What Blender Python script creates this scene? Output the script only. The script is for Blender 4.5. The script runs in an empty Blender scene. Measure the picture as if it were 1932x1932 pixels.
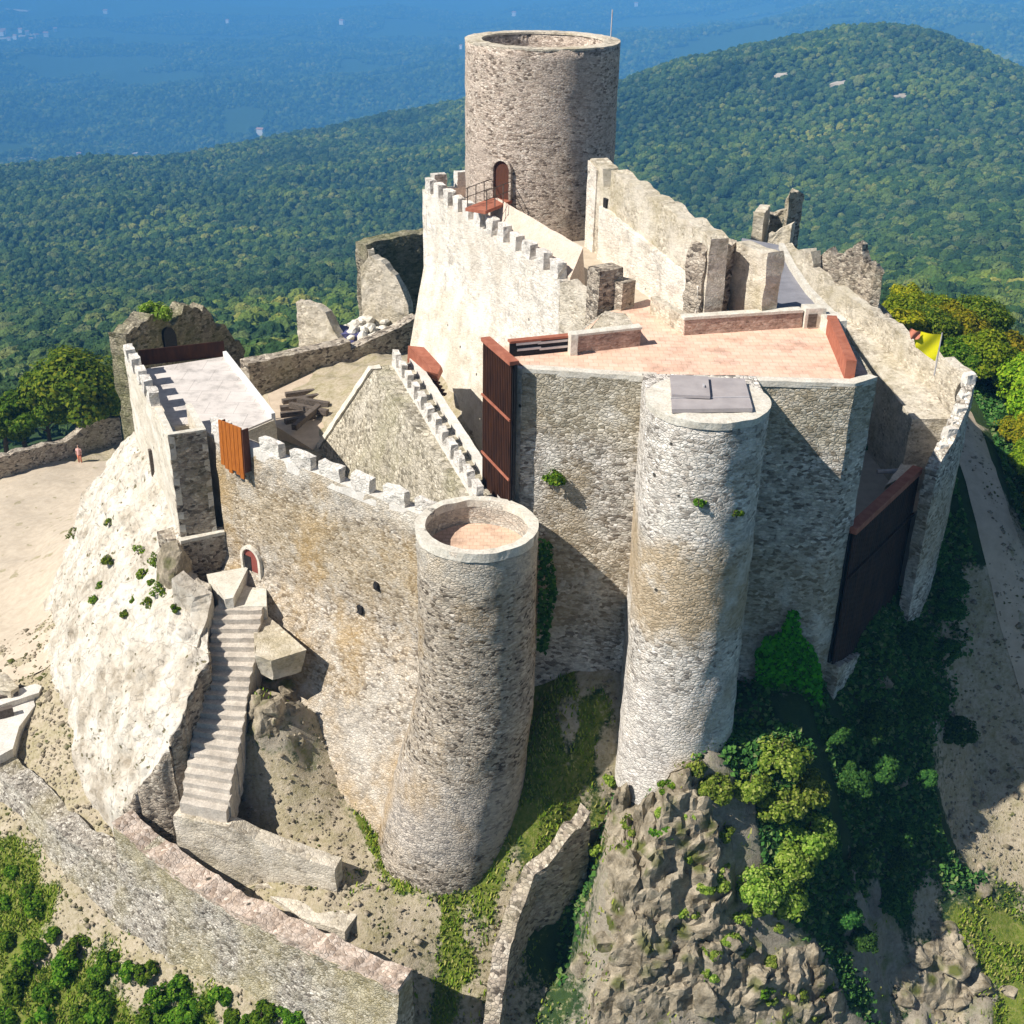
import bpy, bmesh, math, random
import numpy as np
from mathutils import Vector, Matrix, noise
from mathutils.bvhtree import BVHTree

random.seed(7); RNG = np.random.default_rng(7)
S = bpy.context.scene
COL = S.collection
# ------------------------------------------------------------------ camera model (pixels of a 1932 px wide view of the photograph)
F = 2300.0; CX = CY = 966.0; NADX, NADY = 886.0, 5341.0
_g = np.array([NADX - CX, -(NADY - CY), -F]); _g /= np.linalg.norm(_g)
_f = np.array([0, 0, -1.0]); _fw = _f - (_f @ _g) * _g; _fw /= np.linalg.norm(_fw)
_up = -_g; _rt = np.cross(_fw, _up)
R = np.array([_rt, _fw, _up])
def ray(px, py): return R @ np.array([px - CX, -(py - CY), -F])
def W(px, py, z):
    d = ray(px, py); return Vector(d * (z / d[2]))
def WD(px, py, dist):
    d = ray(px, py); return Vector(d * (dist / math.hypot(d[0], d[1])))
def WY(px, py, y):
    d = ray(px, py); return Vector(d * (y / d[1]))
def proj(p):
    c = R.T @ np.array(p); return CX + F * c[0] / -c[2], CY - F * c[1] / -c[2]
def zat(xy, py):
    a = CY - py
    c0 = R.T @ np.array([xy[0], xy[1], 0.0]); u = R.T @ np.array([0, 0, 1.0])
    return (a * -c0[2] - F * c0[1]) / (F * u[1] + a * u[2])
def online(a, b, px, z):
    """parameter on plan line a-b whose point at height z shows at column px"""
    lo, hi = -0.3, 1.3
    f = lambda t: proj((a[0] + (b[0] - a[0]) * t, a[1] + (b[1] - a[1]) * t, z))[0] - px
    s = f(lo)
    for _ in range(40):
        m = (lo + hi) / 2
        if (f(m) > 0) == (s > 0): lo = m
        else: hi = m
    return (lo + hi) / 2
def lerp(a, b, t): return a + (b - a) * t
def V2(p): return Vector((p[0], p[1]))
# ------------------------------------------------------------------ materials
def nt(name):
    m = bpy.data.materials.new(name); m.use_nodes = True
    t = m.node_tree; b = t.nodes['Principled BSDF']
    b.inputs['Roughness'].default_value = 0.92
    b.inputs['Specular IOR Level'].default_value = 0.2
    return m, t, b
def nd(t, typ, **kw):
    n = t.nodes.new(typ)
    for k, v in kw.items():
        if hasattr(n, k) and not k.startswith('in_'): setattr(n, k, v)
    return n
def lk(t, a, b): t.links.new(a, b)
def ramp(t, stops, interp='LINEAR'):
    r = t.nodes.new('ShaderNodeValToRGB'); r.color_ramp.interpolation = interp
    el = r.color_ramp.elements
    while len(el) < len(stops): el.new(0.5)
    for e, (p, c) in zip(el, stops):
        e.position = p; e.color = (*c, 1) if len(c) == 3 else c
    return r
def gray(v): return (v, v, v)
def noise_n(t, vec, scale, detail=4, rough=0.6):
    n = t.nodes.new('ShaderNodeTexNoise'); n.inputs['Scale'].default_value = scale
    n.inputs['Detail'].default_value = detail; n.inputs['Roughness'].default_value = rough
    lk(t, vec, n.inputs['Vector']); return n
def mixc(t, fac, a, b, mode='MIX'):
    m = t.nodes.new('ShaderNodeMix'); m.data_type = 'RGBA'; m.blend_type = mode
    for s, v in ((m.inputs[0], fac), (m.inputs[6], a), (m.inputs[7], b)):
        if isinstance(v, (int, float)): s.default_value = v
        elif isinstance(v, tuple): s.default_value = (*v, 1)
        else: lk(t, v, s)
    return m.outputs[2]
def pos(t, sc=(1, 1, 1)):
    g = t.nodes.new('ShaderNodeNewGeometry'); m = t.nodes.new('ShaderNodeMapping')
    m.inputs['Scale'].default_value = sc; lk(t, g.outputs['Position'], m.inputs['Vector']); return m.outputs[0]
def bump(t, b, h, strength, dist=0.05, prev=None):
    n = t.nodes.new('ShaderNodeBump'); n.inputs['Strength'].default_value = strength; n.inputs['Distance'].default_value = dist
    lk(t, h, n.inputs['Height'])
    if prev is not None: lk(t, prev, n.inputs['Normal'])
    lk(t, n.outputs[0], b.inputs['Normal']); return n.outputs[0]

def stone(name, pal, mortar, scale=3.0, flat=1.7, patch=None, patch_lo=0.5, patch_hi=0.7, wash=None, wash_lo=0.45, wash_hi=0.65, holes=0.0, bs=0.9, gap=0.04, patch_scale=0.25, bd=0.12, bands=(), sat=1.0):
    """rubble masonry: cells of stone of their own tone, mortar joints, larger stains and lime wash"""
    m, t, b = nt(name)
    p = pos(t, (1, 1, flat))
    scale = scale * 2.0
    dn = noise_n(t, p, 2.6, 3)
    add = t.nodes.new('ShaderNodeMixRGB'); add.blend_type = 'ADD'; add.inputs[0].default_value = 0.22
    lk(t, p, add.inputs[1]); lk(t, dn.outputs['Color'], add.inputs[2])
    v = t.nodes.new('ShaderNodeTexVoronoi'); v.inputs['Scale'].default_value = scale; lk(t, add.outputs[0], v.inputs['Vector'])
    e = t.nodes.new('ShaderNodeTexVoronoi'); e.feature = 'DISTANCE_TO_EDGE'; e.inputs['Scale'].default_value = scale; lk(t, add.outputs[0], e.inputs['Vector'])
    sep = t.nodes.new('ShaderNodeSeparateColor'); lk(t, v.outputs['Color'], sep.inputs[0])
    n = len(pal)
    cr = ramp(t, [((i + 0.5) / n, c) for i, c in enumerate(pal)]); lk(t, sep.outputs[0], cr.inputs[0])
    fine = noise_n(t, pos(t, (1, 1, 1.6)), 5.5, 5, 0.75)
    fr = ramp(t, [(0.30, gray(0.42)), (0.44, gray(0.92)), (0.7, gray(1.25))]); lk(t, fine.outputs['Fac'], fr.inputs[0])
    c = mixc(t, 1.0, cr.outputs[0], fr.outputs[0], 'MULTIPLY')
    mid = noise_n(t, pos(t, (1, 1, 1.5)), 1.1, 4, .65); md_ = ramp(t, [(.34, gray(.68)), (.5, gray(1)), (.68, gray(1.22))]); lk(t, mid.outputs['Fac'], md_.inputs[0])
    c = mixc(t, 1.0, c, md_.outputs[0], 'MULTIPLY')
    v2 = t.nodes.new('ShaderNodeTexVoronoi'); v2.inputs['Scale'].default_value = scale * .42; lk(t, add.outputs[0], v2.inputs['Vector'])
    s2 = t.nodes.new('ShaderNodeSeparateColor'); lk(t, v2.outputs['Color'], s2.inputs[0]); big = ramp(t, [(.80, gray(0)), (.84, gray(1))]); lk(t, s2.outputs[1], big.inputs[0])
    bc2 = ramp(t, [(0, pal[1]), (.5, pal[2]), (1, pal[-1])]); lk(t, s2.outputs[0], bc2.inputs[0])
    c = mixc(t, mixc(t, .75, gray(0), big.outputs[0]), c, mixc(t, 1.0, bc2.outputs[0], fr.outputs[0], 'MULTIPLY'))
    gzc = t.nodes.new('ShaderNodeNewGeometry'); sxc = t.nodes.new('ShaderNodeSeparateXYZ'); lk(t, gzc.outputs['Position'], sxc.inputs[0])
    cw_ = noise_n(t, pos(t), .9, 3); cz = t.nodes.new('ShaderNodeMath'); cz.operation = 'MULTIPLY_ADD'; lk(t, cw_.outputs['Fac'], cz.inputs[0]); cz.inputs[1].default_value = .55; lk(t, sxc.outputs[2], cz.inputs[2])
    cs_ = t.nodes.new('ShaderNodeMath'); cs_.operation = 'MULTIPLY'; lk(t, cz.outputs[0], cs_.inputs[0]); cs_.inputs[1].default_value = 1 / .42
    cf_ = t.nodes.new('ShaderNodeMath'); cf_.operation = 'FRACT'; lk(t, cs_.outputs[0], cf_.inputs[0])
    cl_ = ramp(t, [(.0, gray(.62)), (.10, gray(1)), (.92, gray(1)), (1, gray(.62))]); lk(t, cf_.outputs[0], cl_.inputs[0])
    c = mixc(t, .65, c, mixc(t, 1.0, c, cl_.outputs[0], 'MULTIPLY'))
    er = ramp(t, [(gap * 0.35, gray(1)), (gap, gray(0))]); lk(t, e.outputs['Distance'], er.inputs[0])
    c = mixc(t, mixc(t, .6, gray(0), er.outputs[0]), c, mortar)
    if bands:
        gz = t.nodes.new('ShaderNodeNewGeometry'); sx = t.nodes.new('ShaderNodeSeparateXYZ'); lk(t, gz.outputs['Position'], sx.inputs[0])
        wob = noise_n(t, pos(t), .5, 5, .7)
        zz = t.nodes.new('ShaderNodeMath'); zz.operation = 'MULTIPLY_ADD'; lk(t, wob.outputs['Fac'], zz.inputs[0]); zz.inputs[1].default_value = 4.0; lk(t, sx.outputs[2], zz.inputs[2])
        for z0_, z1_, bc, st_ in bands:
            z0_ += 2.0; z1_ += 2.0
            mr_ = t.nodes.new('ShaderNodeMapRange'); lk(t, zz.outputs[0], mr_.inputs['Value']); mr_.inputs['From Min'].default_value = z0_ - .6; mr_.inputs['From Max'].default_value = z0_ + .6
            m2 = t.nodes.new('ShaderNodeMapRange'); lk(t, zz.outputs[0], m2.inputs['Value']); m2.inputs['From Min'].default_value = z1_ + .6; m2.inputs['From Max'].default_value = z1_ - .6
            mu_ = t.nodes.new('ShaderNodeMath'); mu_.operation = 'MULTIPLY'; lk(t, mr_.outputs[0], mu_.inputs[0]); lk(t, m2.outputs[0], mu_.inputs[1])
            m3 = t.nodes.new('ShaderNodeMath'); m3.operation = 'MULTIPLY'; lk(t, mu_.outputs[0], m3.inputs[0]); m3.inputs[1].default_value = st_
            c = mixc(t, m3.outputs[0], c, mixc(t, .75, mixc(t, 1.0, c, tuple(min(1, v * 2.2) for v in bc), 'MULTIPLY'), bc))
    if patch is not None:
        pn = noise_n(t, pos(t, (1, 1, 0.8)), patch_scale, 5, 0.62)
        pr = ramp(t, [(patch_lo, gray(0)), (patch_hi, gray(0.85))]); lk(t, pn.outputs['Fac'], pr.inputs[0])
        c = mixc(t, pr.outputs[0], c, mixc(t, 0.6, c, patch, 'MIX'))
    if wash is not None:
        wn = noise_n(t, pos(t, (1.1, 0.9, 1)), 0.55, 6, 0.68)
        wr = ramp(t, [(wash_lo, gray(0)), (wash_hi, gray(1))]); lk(t, wn.outputs['Fac'], wr.inputs[0])
        c = mixc(t, wr.outputs[0], c, wash)
    h = ramp(t, [(0.0, gray(0)), (0.12, gray(0.8)), (0.4, gray(1))]); lk(t, e.outputs['Distance'], h.inputs[0])
    hh = mixc(t, 0.35, h.outputs[0], fine.outputs['Fac'])
    hh = mixc(t, 0.45, hh, sep.outputs[1])
    if holes:
        hv = t.nodes.new('ShaderNodeTexVoronoi'); hv.inputs['Scale'].default_value = 0.75; lk(t, pos(t), hv.inputs['Vector'])
        hr = ramp(t, [(holes * 0.6, gray(1)), (holes, gray(0))]); lk(t, hv.outputs['Distance'], hr.inputs[0])
        c = mixc(t, hr.outputs[0], c, (0.06, 0.055, 0.045))
        hh = mixc(t, hr.outputs[0], hh, gray(0))
    lk(t, c, b.inputs['Base Color'])
    bump(t, b, hh, bs * .72, bd)
    return m
def plaster(name, a, bcol, spot=None, sc=1.2, bs=0.4, spot_t=0.12, vs=1.1):
    m, t, b = nt(name)
    n = noise_n(t, pos(t), sc, 6, 0.65)
    r = ramp(t, [(0.32, bcol), (0.62, a)]); lk(t, n.outputs['Fac'], r.inputs[0]); c = r.outputs[0]
    n2 = noise_n(t, pos(t), 11, 4, 0.7)
    r2 = ramp(t, [(0.3, gray(0.72)), (0.65, gray(1.08))]); lk(t, n2.outputs['Fac'], r2.inputs[0])
    c = mixc(t, 1.0, c, r2.outputs[0], 'MULTIPLY')
    hh = n2.outputs['Fac']
    if spot is not None:
        w = noise_n(t, pos(t), 2.2, 2)
        ad = t.nodes.new('ShaderNodeMixRGB'); ad.blend_type = 'ADD'; ad.inputs[0].default_value = 0.3
        lk(t, pos(t), ad.inputs[1]); lk(t, w.outputs['Color'], ad.inputs[2])
        v = t.nodes.new('ShaderNodeTexVoronoi'); v.inputs['Scale'].default_value = vs; lk(t, ad.outputs[0], v.inputs['Vector'])
        sr = ramp(t, [(spot_t * 0.55, gray(1)), (spot_t, gray(0))]); lk(t, v.outputs['Distance'], sr.inputs[0])
        kn = noise_n(t, pos(t), 0.22, 3); kr = ramp(t, [(0.36, gray(0)), (0.5, gray(1))]); lk(t, kn.outputs['Fac'], kr.inputs[0])
        f = mixc(t, 1.0, sr.outputs[0], kr.outputs[0], 'MULTIPLY')
        c = mixc(t, f, c, spot); hh = mixc(t, f, hh, gray(0))
    lk(t, c, b.inputs['Base Color']); bump(t, b, hh, bs, 0.06)
    return m
def tiles(name, a, bcol, grout, w=0.3, h=0.3):
    m, t, b = nt(name)
    br = t.nodes.new('ShaderNodeTexBrick'); br.inputs['Scale'].default_value = 1.0
    br.inputs['Brick Width'].default_value = w; br.inputs['Row Height'].default_value = h; br.inputs['Mortar Size'].default_value = 0.02
    br.inputs['Color1'].default_value = (*a, 1); br.inputs['Color2'].default_value = (*bcol, 1); br.inputs['Mortar'].default_value = (*grout, 1)
    lk(t, pos(t), br.inputs['Vector'])
    n = noise_n(t, pos(t), 0.9, 7, .7); r = ramp(t, [(0.34, gray(0.66)), (0.5, gray(.98)), (0.68, gray(1.1))]); lk(t, n.outputs['Fac'], r.inputs[0])
    lk(t, mixc(t, 1.0, br.outputs[0], r.outputs[0], 'MULTIPLY'), b.inputs['Base Color'])
    return m
def simple(name, c1, c2, sc=6, rough=0.8, bs=0.2, stretch=(1, 1, 1), spec=0.2):
    m, t, b = nt(name)
    n = noise_n(t, pos(t, stretch), sc, 5, 0.65); r = ramp(t, [(0.35, c1), (0.65, c2)]); lk(t, n.outputs['Fac'], r.inputs[0])
    lk(t, r.outputs[0], b.inputs['Base Color']); b.inputs['Roughness'].default_value = rough; b.inputs['Specular IOR Level'].default_value = spec
    bump(t, b, n.outputs['Fac'], bs, 0.03)
    return m
def leafmat(name, stops, trans=0.45):
    m, t, b = nt(name)
    g = t.nodes.new('ShaderNodeNewGeometry'); o = t.nodes.new('ShaderNodeObjectInfo')
    r = ramp(t, stops); lk(t, g.outputs['Random Per Island'], r.inputs[0])
    hs = t.nodes.new('ShaderNodeHueSaturation'); lk(t, r.outputs[0], hs.inputs['Color'])
    mr = t.nodes.new('ShaderNodeMapRange'); mr.inputs['To Min'].default_value = 0.75; mr.inputs['To Max'].default_value = 1.25
    lk(t, o.outputs['Random'], mr.inputs['Value']); lk(t, mr.outputs[0], hs.inputs['Value'])
    mh = t.nodes.new('ShaderNodeMapRange'); mh.inputs['To Min'].default_value = 0.485; mh.inputs['To Max'].default_value = 0.515
    lk(t, o.outputs['Random'], mh.inputs['Value']); lk(t, mh.outputs[0], hs.inputs['Hue'])
    lk(t, hs.outputs[0], b.inputs['Base Color'])
    tr = t.nodes.new('ShaderNodeBsdfTranslucent'); lk(t, hs.outputs[0], tr.inputs['Color'])
    mx = t.nodes.new('ShaderNodeMixShader'); mx.inputs[0].default_value = trans
    lk(t, b.outputs[0], mx.inputs[1]); lk(t, tr.outputs[0], mx.inputs[2])
    lk(t, mx.outputs[0], t.nodes['Material Output'].inputs['Surface'])
    return m

M = {}
M['keep'] = stone('keep_stone', [(.18, .14, .11), (.50, .40, .32), (.66, .56, .46), (.38, .30, .24), (.72, .63, .53), (.56, .46, .385)], (.26, .20, .16), 2.6, 2.1, patch=(.50, .41, .34), patch_lo=.46, patch_hi=.62, bs=1.0)
M['grey'] = stone('grey_rubble', [(.20, .17, .14), (.52, .48, .41), (.74, .69, .61), (.40, .35, .29), (.82, .77, .70), (.64, .58, .50), (.24, .20, .16)], (.42, .38, .31), 2.3, 1.8, patch=(.44, .34, .20), patch_lo=.50, patch_hi=.66, wash=(.80, .76, .68), wash_lo=.54, wash_hi=.72, bs=1.0, bd=.2, bands=((-21.5, -17, (.40, .36, .25), .5), (-31, -26.5, (.44, .34, .20), .4)))
M['white_rubble'] = stone('pale_rubble', [(.26, .23, .20), (.58, .54, .48), (.74, .70, .64), (.44, .39, .33), (.80, .76, .70), (.66, .60, .53)], (.58, .54, .47), 2.3, 1.8, patch=(.46, .36, .22), patch_lo=.56, patch_hi=.70, wash=(.78, .73, .65), wash_lo=.52, wash_hi=.70, holes=.09, bs=1.0, bd=.16, bands=((-28.2, -24.2, (.42, .32, .19), .75), (-40, -31, (.78, .73, .69), .35)))
M['tan'] = stone('tan_rubble', [(.18, .145, .11), (.44, .38, .30), (.60, .53, .44), (.28, .23, .17), (.66, .60, .52), (.50, .42, .32)], (.38, .33, .26), 2.6, 1.85, patch=(.48, .31, .11), patch_lo=.48, patch_hi=.64, wash=(.66, .61, .53), wash_lo=.52, wash_hi=.72, bs=.95, bd=.16, bands=((-26.1, -20, (.76, .72, .64), .7), (-31.0, -27.0, (.52, .38, .19), .3), (-46, -36.5, (.60, .56, .50), .45)))
M['tan2'] = stone('brown_rubble', [(.10, .08, .06), (.40, .34, .27), (.54, .47, .38), (.26, .21, .16), (.58, .52, .44), (.46, .39, .30)], (.35, .30, .235), 2.5, 1.9, patch=(.44, .29, .11), patch_lo=.52, patch_hi=.66, wash=(.60, .55, .48), wash_lo=.60, wash_hi=.76, bs=1.0, bd=.18, bands=((-25.9, -20, (.70, .66, .58), .6), (-40.5, -36.8, (.62, .58, .54), .4)))
M['merlon'] = stone('merlon_stone', [(.48, .44, .39), (.68, .64, .58), (.74, .70, .64), (.60, .555, .50)], (.62, .58, .52), 2.2, 1.6, wash=(.76, .72, .655), wash_lo=.42, wash_hi=.62, bs=.8)
M['mossy'] = stone('mossy_wall', [(.22, .195, .145), (.44, .395, .31), (.54, .49, .39), (.34, .30, .225), (.58, .53, .43)], (.40, .355, .27), 1.7, 1.8, patch=(.30, .28, .16), patch_lo=.50, patch_hi=.66, wash=(.58, .53, .44), wash_lo=.56, wash_hi=.72, bs=1.3)
M['ruin_moss_shade'] = stone('shaded_mossy_ruin_stone', [(.09, .08, .055), (.27, .235, .17), (.34, .30, .22), (.18, .155, .11), (.40, .355, .27)], (.20, .175, .125), 2.0, 1.6, patch=(.17, .18, .07), patch_lo=.42, patch_hi=.58, bs=1.2, bd=.16)  # ruin stone darkened to paint shade into it, with moss-green patches
M['beige'] = stone('beige_wall', [(.36, .31, .24), (.58, .52, .42), (.68, .61, .50), (.50, .44, .34)], (.56, .50, .40), 2.6, 1.6, patch=(.42, .36, .22), patch_lo=.44, patch_hi=.64, wash=(.70, .64, .54), wash_lo=.46, wash_hi=.7, bs=.7)
M['ruin'] = stone('ruin_stone', [(.12, .10, .08), (.40, .34, .27), (.50, .43, .34), (.28, .23, .18), (.56, .50, .41)], (.30, .25, .20), 2.2, 1.6, patch=(.34, .30, .17), bs=1.0, bd=.16)
M['low'] = stone('low_wall_stone', [(.15, .13, .11), (.42, .38, .32), (.54, .50, .43), (.30, .265, .22), (.60, .56, .49)], (.38, .33, .26), 3.0, 1.4, patch=(.42, .36, .17), patch_lo=.42, patch_hi=.62, bs=1.0, bd=.15)
M['pink'] = stone('pink_capstone', [(.38, .29, .225), (.60, .485, .40), (.66, .56, .475), (.48, .38, .30)], (.43, .34, .27), 2.4, 1.2, bs=.8, holes=.13)
def limerock():
    m, t, b = nt('lime_rock')
    n1 = noise_n(t, pos(t), .45, 6, .7); r1 = ramp(t, [(.34, (.38, .325, .25)), (.45, (.58, .52, .43)), (.58, (.70, .65, .565))]); lk(t, n1.outputs['Fac'], r1.inputs[0]); c = r1.outputs[0]
    n2 = noise_n(t, pos(t, (1, 1, .7)), 3.2, 6, .75); r2 = ramp(t, [(.33, gray(.45)), (.45, gray(.92)), (.68, gray(1.12))]); lk(t, n2.outputs['Fac'], r2.inputs[0]); c = mixc(t, 1.0, c, r2.outputs[0], 'MULTIPLY')
    w = noise_n(t, pos(t), 1.1, 4); ad = t.nodes.new('ShaderNodeMixRGB'); ad.blend_type = 'ADD'; ad.inputs[0].default_value = 1.0; lk(t, pos(t), ad.inputs[1]); lk(t, w.outputs['Color'], ad.inputs[2])
    e = t.nodes.new('ShaderNodeTexVoronoi'); e.feature = 'DISTANCE_TO_EDGE'; e.inputs['Scale'].default_value = .62; lk(t, ad.outputs[0], e.inputs['Vector'])
    er = ramp(t, [(.002, gray(.4)), (.015, gray(0))]); lk(t, e.outputs['Distance'], er.inputs[0]); c = mixc(t, er.outputs[0], c, (.30, .255, .19))
    v = t.nodes.new('ShaderNodeTexVoronoi'); v.inputs['Scale'].default_value = 2.0; lk(t, ad.outputs[0], v.inputs['Vector']); sr = ramp(t, [(.13, gray(1)), (.21, gray(0))]); lk(t, v.outputs['Distance'], sr.inputs[0])
    kn = noise_n(t, pos(t), .3, 3); kr = ramp(t, [(.42, gray(0)), (.5, gray(1))]); lk(t, kn.outputs['Fac'], kr.inputs[0]); f = mixc(t, 1.0, sr.outputs[0], kr.outputs[0], 'MULTIPLY')
    c = mixc(t, f, c, (.16, .14, .075)); hh = mixc(t, f, mixc(t, er.outputs[0], n2.outputs['Fac'], gray(0)), gray(.1)); lk(t, c, b.inputs['Base Color']); bump(t, b, hh, 1.0, .12); return m
M['lime'] = limerock()
M['limewall'] = stone('lime_wall', [(.60, .54, .46), (.74, .69, .61), (.78, .73, .65), (.66, .60, .51)], (.70, .65, .57), 2.0, 1.6, patch=(.55, .48, .38), patch_lo=.50, patch_hi=.66, wash=(.80, .755, .67), wash_lo=.46, wash_hi=.68, bs=.8, holes=.08, bands=((-45, -22.8, (.56, .48, .375), .6),))
M['plaster'] = plaster('merlon_plaster', (.78, .74, .68), (.62, .58, .52), sc=1.6, bs=.35)
M['coping'] = plaster('coping_stone', (.76, .72, .63), (.58, .53, .44), sc=2.2, bs=.5)
M['leanto'] = plaster('pale_tile_slope', (.66, .55, .46), (.58, .46, .37), sc=1.2, bs=.3)
M['roofwhite'] = tiles('white_roof_screed', (.63, .585, .55), (.60, .55, .51), (.46, .42, .39), 1.6, 1.6)
M['terra'] = tiles('terracotta_tiles', (.77, .49, .36), (.82, .56, .435), (.62, .42, .31), .42, .42)
M['salmon'] = tiles('salmon_tiles', (.66, .45, .32), (.72, .51, .38), (.56, .38, .28))
M['parbrick'] = stone('parapet_brick', [(.38, .25, .19), (.50, .36, .29), (.56, .43, .35), (.44, .31, .24)], (.46, .35, .28), 3.0, 2.2, bs=.6)
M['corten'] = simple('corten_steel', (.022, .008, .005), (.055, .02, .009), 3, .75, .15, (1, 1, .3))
M['corten_red'] = simple('corten_red', (.30, .10, .06), (.42, .16, .10), 2.5, .8, .15)
M['black'] = simple('black_metal_and_shadow', (.012, .012, .014), (.03, .028, .028), 8, .6, .05)
M['steel'] = simple('grey_steel', (.40, .39, .40), (.52, .50, .51), 5, .55, .05)
M['zinc'] = simple('zinc_sheet', (.33, .30, .30), (.42, .385, .38), 1.4, .6, .08)
M['orange'] = simple('orange_wood', (.30, .085, .012), (.46, .15, .024), 5, .7, .2, (4, 4, .5))
M['door'] = simple('door_wood', (.07, .028, .018), (.13, .05, .03), 7, .7, .2, (4, 4, .5))
M['doorred'] = simple('red_door_wood', (.20, .05, .04), (.28, .085, .065), 7, .7, .2, (4, 4, .5))
M['slate'] = simple('slate_walk', (.20, .20, .225), (.27, .27, .30), 1.2, .8, .15)
M['timber'] = simple('old_timber', (.07, .055, .045), (.17, .14, .115), 4, .85, .3, (1, 4, 4))
M['white'] = simple('white_paint', (.72, .70, .68), (.80, .79, .77), 4, .7, .05)
M['step'] = plaster('step_stone', (.64, .58, .50), (.44, .39, .33), sc=1.5, bs=.5)
M['yellow'] = simple('yellow_cloth', (.86, .78, .01), (.90, .83, .02), 3, .8, .05)
M['redcloth'] = simple('pink_cloth', (.62, .2, .12), (.7, .27, .17), 3, .8, .05)
M['dirt'] = simple('pale_dirt', (.45, .375, .285), (.55, .47, .365), 1.8, .95, .3)
M['path'] = simple('path_dirt', (.48, .385, .285), (.60, .49, .37), 1.8, .95, .3)
M['bark'] = simple('bark', (.06, .045, .032), (.12, .09, .065), 8, .9, .5)
M['rooftile'] = simple('roof_tile', (.40, .20, .13), (.52, .30, .20), .3, .9, .1)
M['clearing'] = simple('bare_earth', (.34, .29, .22), (.48, .42, .34), .08, .95, .1)
M['boulder'] = plaster('boulder_rock', (.45, .385, .285), (.13, .105, .065), sc=1.3, bs=1.0, spot=(.10, .11, .03), spot_t=.45, vs=.9)
M['skin'] = simple('skin', (.55, .34, .26), (.6, .38, .3), 5, .7, .0)
M['pinkshirt'] = simple('pink_shirt', (.66, .36, .33), (.72, .42, .38), 5, .8, .05)
M['hair'] = simple('dark_hair', (.04, .025, .018), (.06, .04, .03), 9, .7, .1)
L = {}
L['oak'] = leafmat('oak_leaves', [(0, (.04, .09, .008)), (.4, (.11, .19, .014)), (.75, (.20, .28, .02)), (1, (.33, .36, .03))])
L['lime'] = leafmat('lime_green_leaves', [(0, (.08, .17, .008)), (.4, (.20, .33, .014)), (.8, (.34, .46, .02)), (1, (.46, .50, .04))])
L['gold'] = leafmat('golden_leaves', [(0, (.10, .14, .008)), (.4, (.27, .30, .01)), (.8, (.44, .40, .015)), (1, (.56, .46, .03))])
L['dark'] = leafmat('dark_leaves', [(0, (.02, .07, .016)), (.5, (.05, .15, .026)), (1, (.12, .25, .045))])
L['bush'] = leafmat('bush_leaves', [(0, (.08, .15, .015)), (.4, (.19, .30, .03)), (.75, (.34, .45, .06)), (1, (.52, .58, .16))])
L['shrub'] = leafmat('shrub_leaves', [(0, (.03, .09, .006)), (.5, (.10, .22, .012)), (.85, (.18, .33, .02)), (1, (.32, .40, .05))])
L['ivy'] = leafmat('ivy_leaves', [(0, (.015, .10, .004)), (.5, (.045, .40, .010)), (1, (.11, .55, .018))], .25)
L['grass'] = leafmat('grass_blades', [(0, (.08, .15, .012)), (.4, (.18, .28, .015)), (.8, (.34, .38, .05)), (1, (.48, .42, .16))], .3)
L['cover'] = leafmat('ground_cover_leaves', [(0, (.02, .07, .018)), (.5, (.05, .16, .03)), (.85, (.11, .25, .045)), (1, (.26, .30, .12))], .25)
# ------------------------------------------------------------------ mesh helpers
def grid_face(bm, a, b, c, d, seg):
    """quad a-b-c-d as a grid"""
    if not seg:
        bm.faces.new([bm.verts.new(v) for v in (a, b, c, d)]); return
    nu = max(1, min(90, round(max((b - a).length, (c - d).length) / seg)))
    nv = max(1, min(90, round(max((d - a).length, (c - b).length) / seg)))
    rows = []
    for j in range(nv + 1):
        p, q = a.lerp(d, j / nv), b.lerp(c, j / nv)
        rows.append([bm.verts.new(p.lerp(q, i / nu)) for i in range(nu + 1)])
    for j in range(nv):
        for i in range(nu):
            bm.faces.new((rows[j][i], rows[j][i + 1], rows[j + 1][i + 1], rows[j + 1][i]))
def hexa(bm, b, t, seg=None):
    b = [Vector(v) for v in b]; t = [Vector(v) for v in t]
    grid_face(bm, t[0], t[1], t[2], t[3], seg); grid_face(bm, b[3], b[2], b[1], b[0], seg)
    for i in range(4):
        j = (i + 1) % 4; grid_face(bm, b[i], b[j], t[j], t[i], seg)
def box(bm, c, sx, sy, z0, z1, ang=0.0, seg=None):
    ca, sa = math.cos(ang), math.sin(ang)
    q = [(c[0] + x * ca - y * sa, c[1] + x * sa + y * ca) for x, y in ((-sx / 2, -sy / 2), (sx / 2, -sy / 2), (sx / 2, sy / 2), (-sx / 2, sy / 2))]
    hexa(bm, [(x, y, z0) for x, y in q], [(x, y, z1) for x, y in q], seg)
def area2(poly): return sum(poly[i][0] * poly[(i + 1) % len(poly)][1] - poly[(i + 1) % len(poly)][0] * poly[i][1] for i in range(len(poly)))
def prism(bm, poly, z0, z1, seg=None, top=True, grow=0.0):
    poly = [V2(p) for p in poly]
    if area2(poly) < 0: poly.reverse()
    n = len(poly)
    low = poly
    if grow:
        c = sum(poly, Vector((0, 0))) / n
        low = [p + (p - c).normalized() * grow for p in poly]
    for i in range(n):
        a, b = poly[i], poly[(i + 1) % n]; la, lb = low[i], low[(i + 1) % n]
        grid_face(bm, Vector((*la, z0)), Vector((*lb, z0)), Vector((*b, z1)), Vector((*a, z1)), seg)
    if top:
        bm.faces.new([bm.verts.new((*p, z1)) for p in poly])
    bm.faces.new([bm.verts.new((*p, z0)) for p in reversed(low)])
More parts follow.
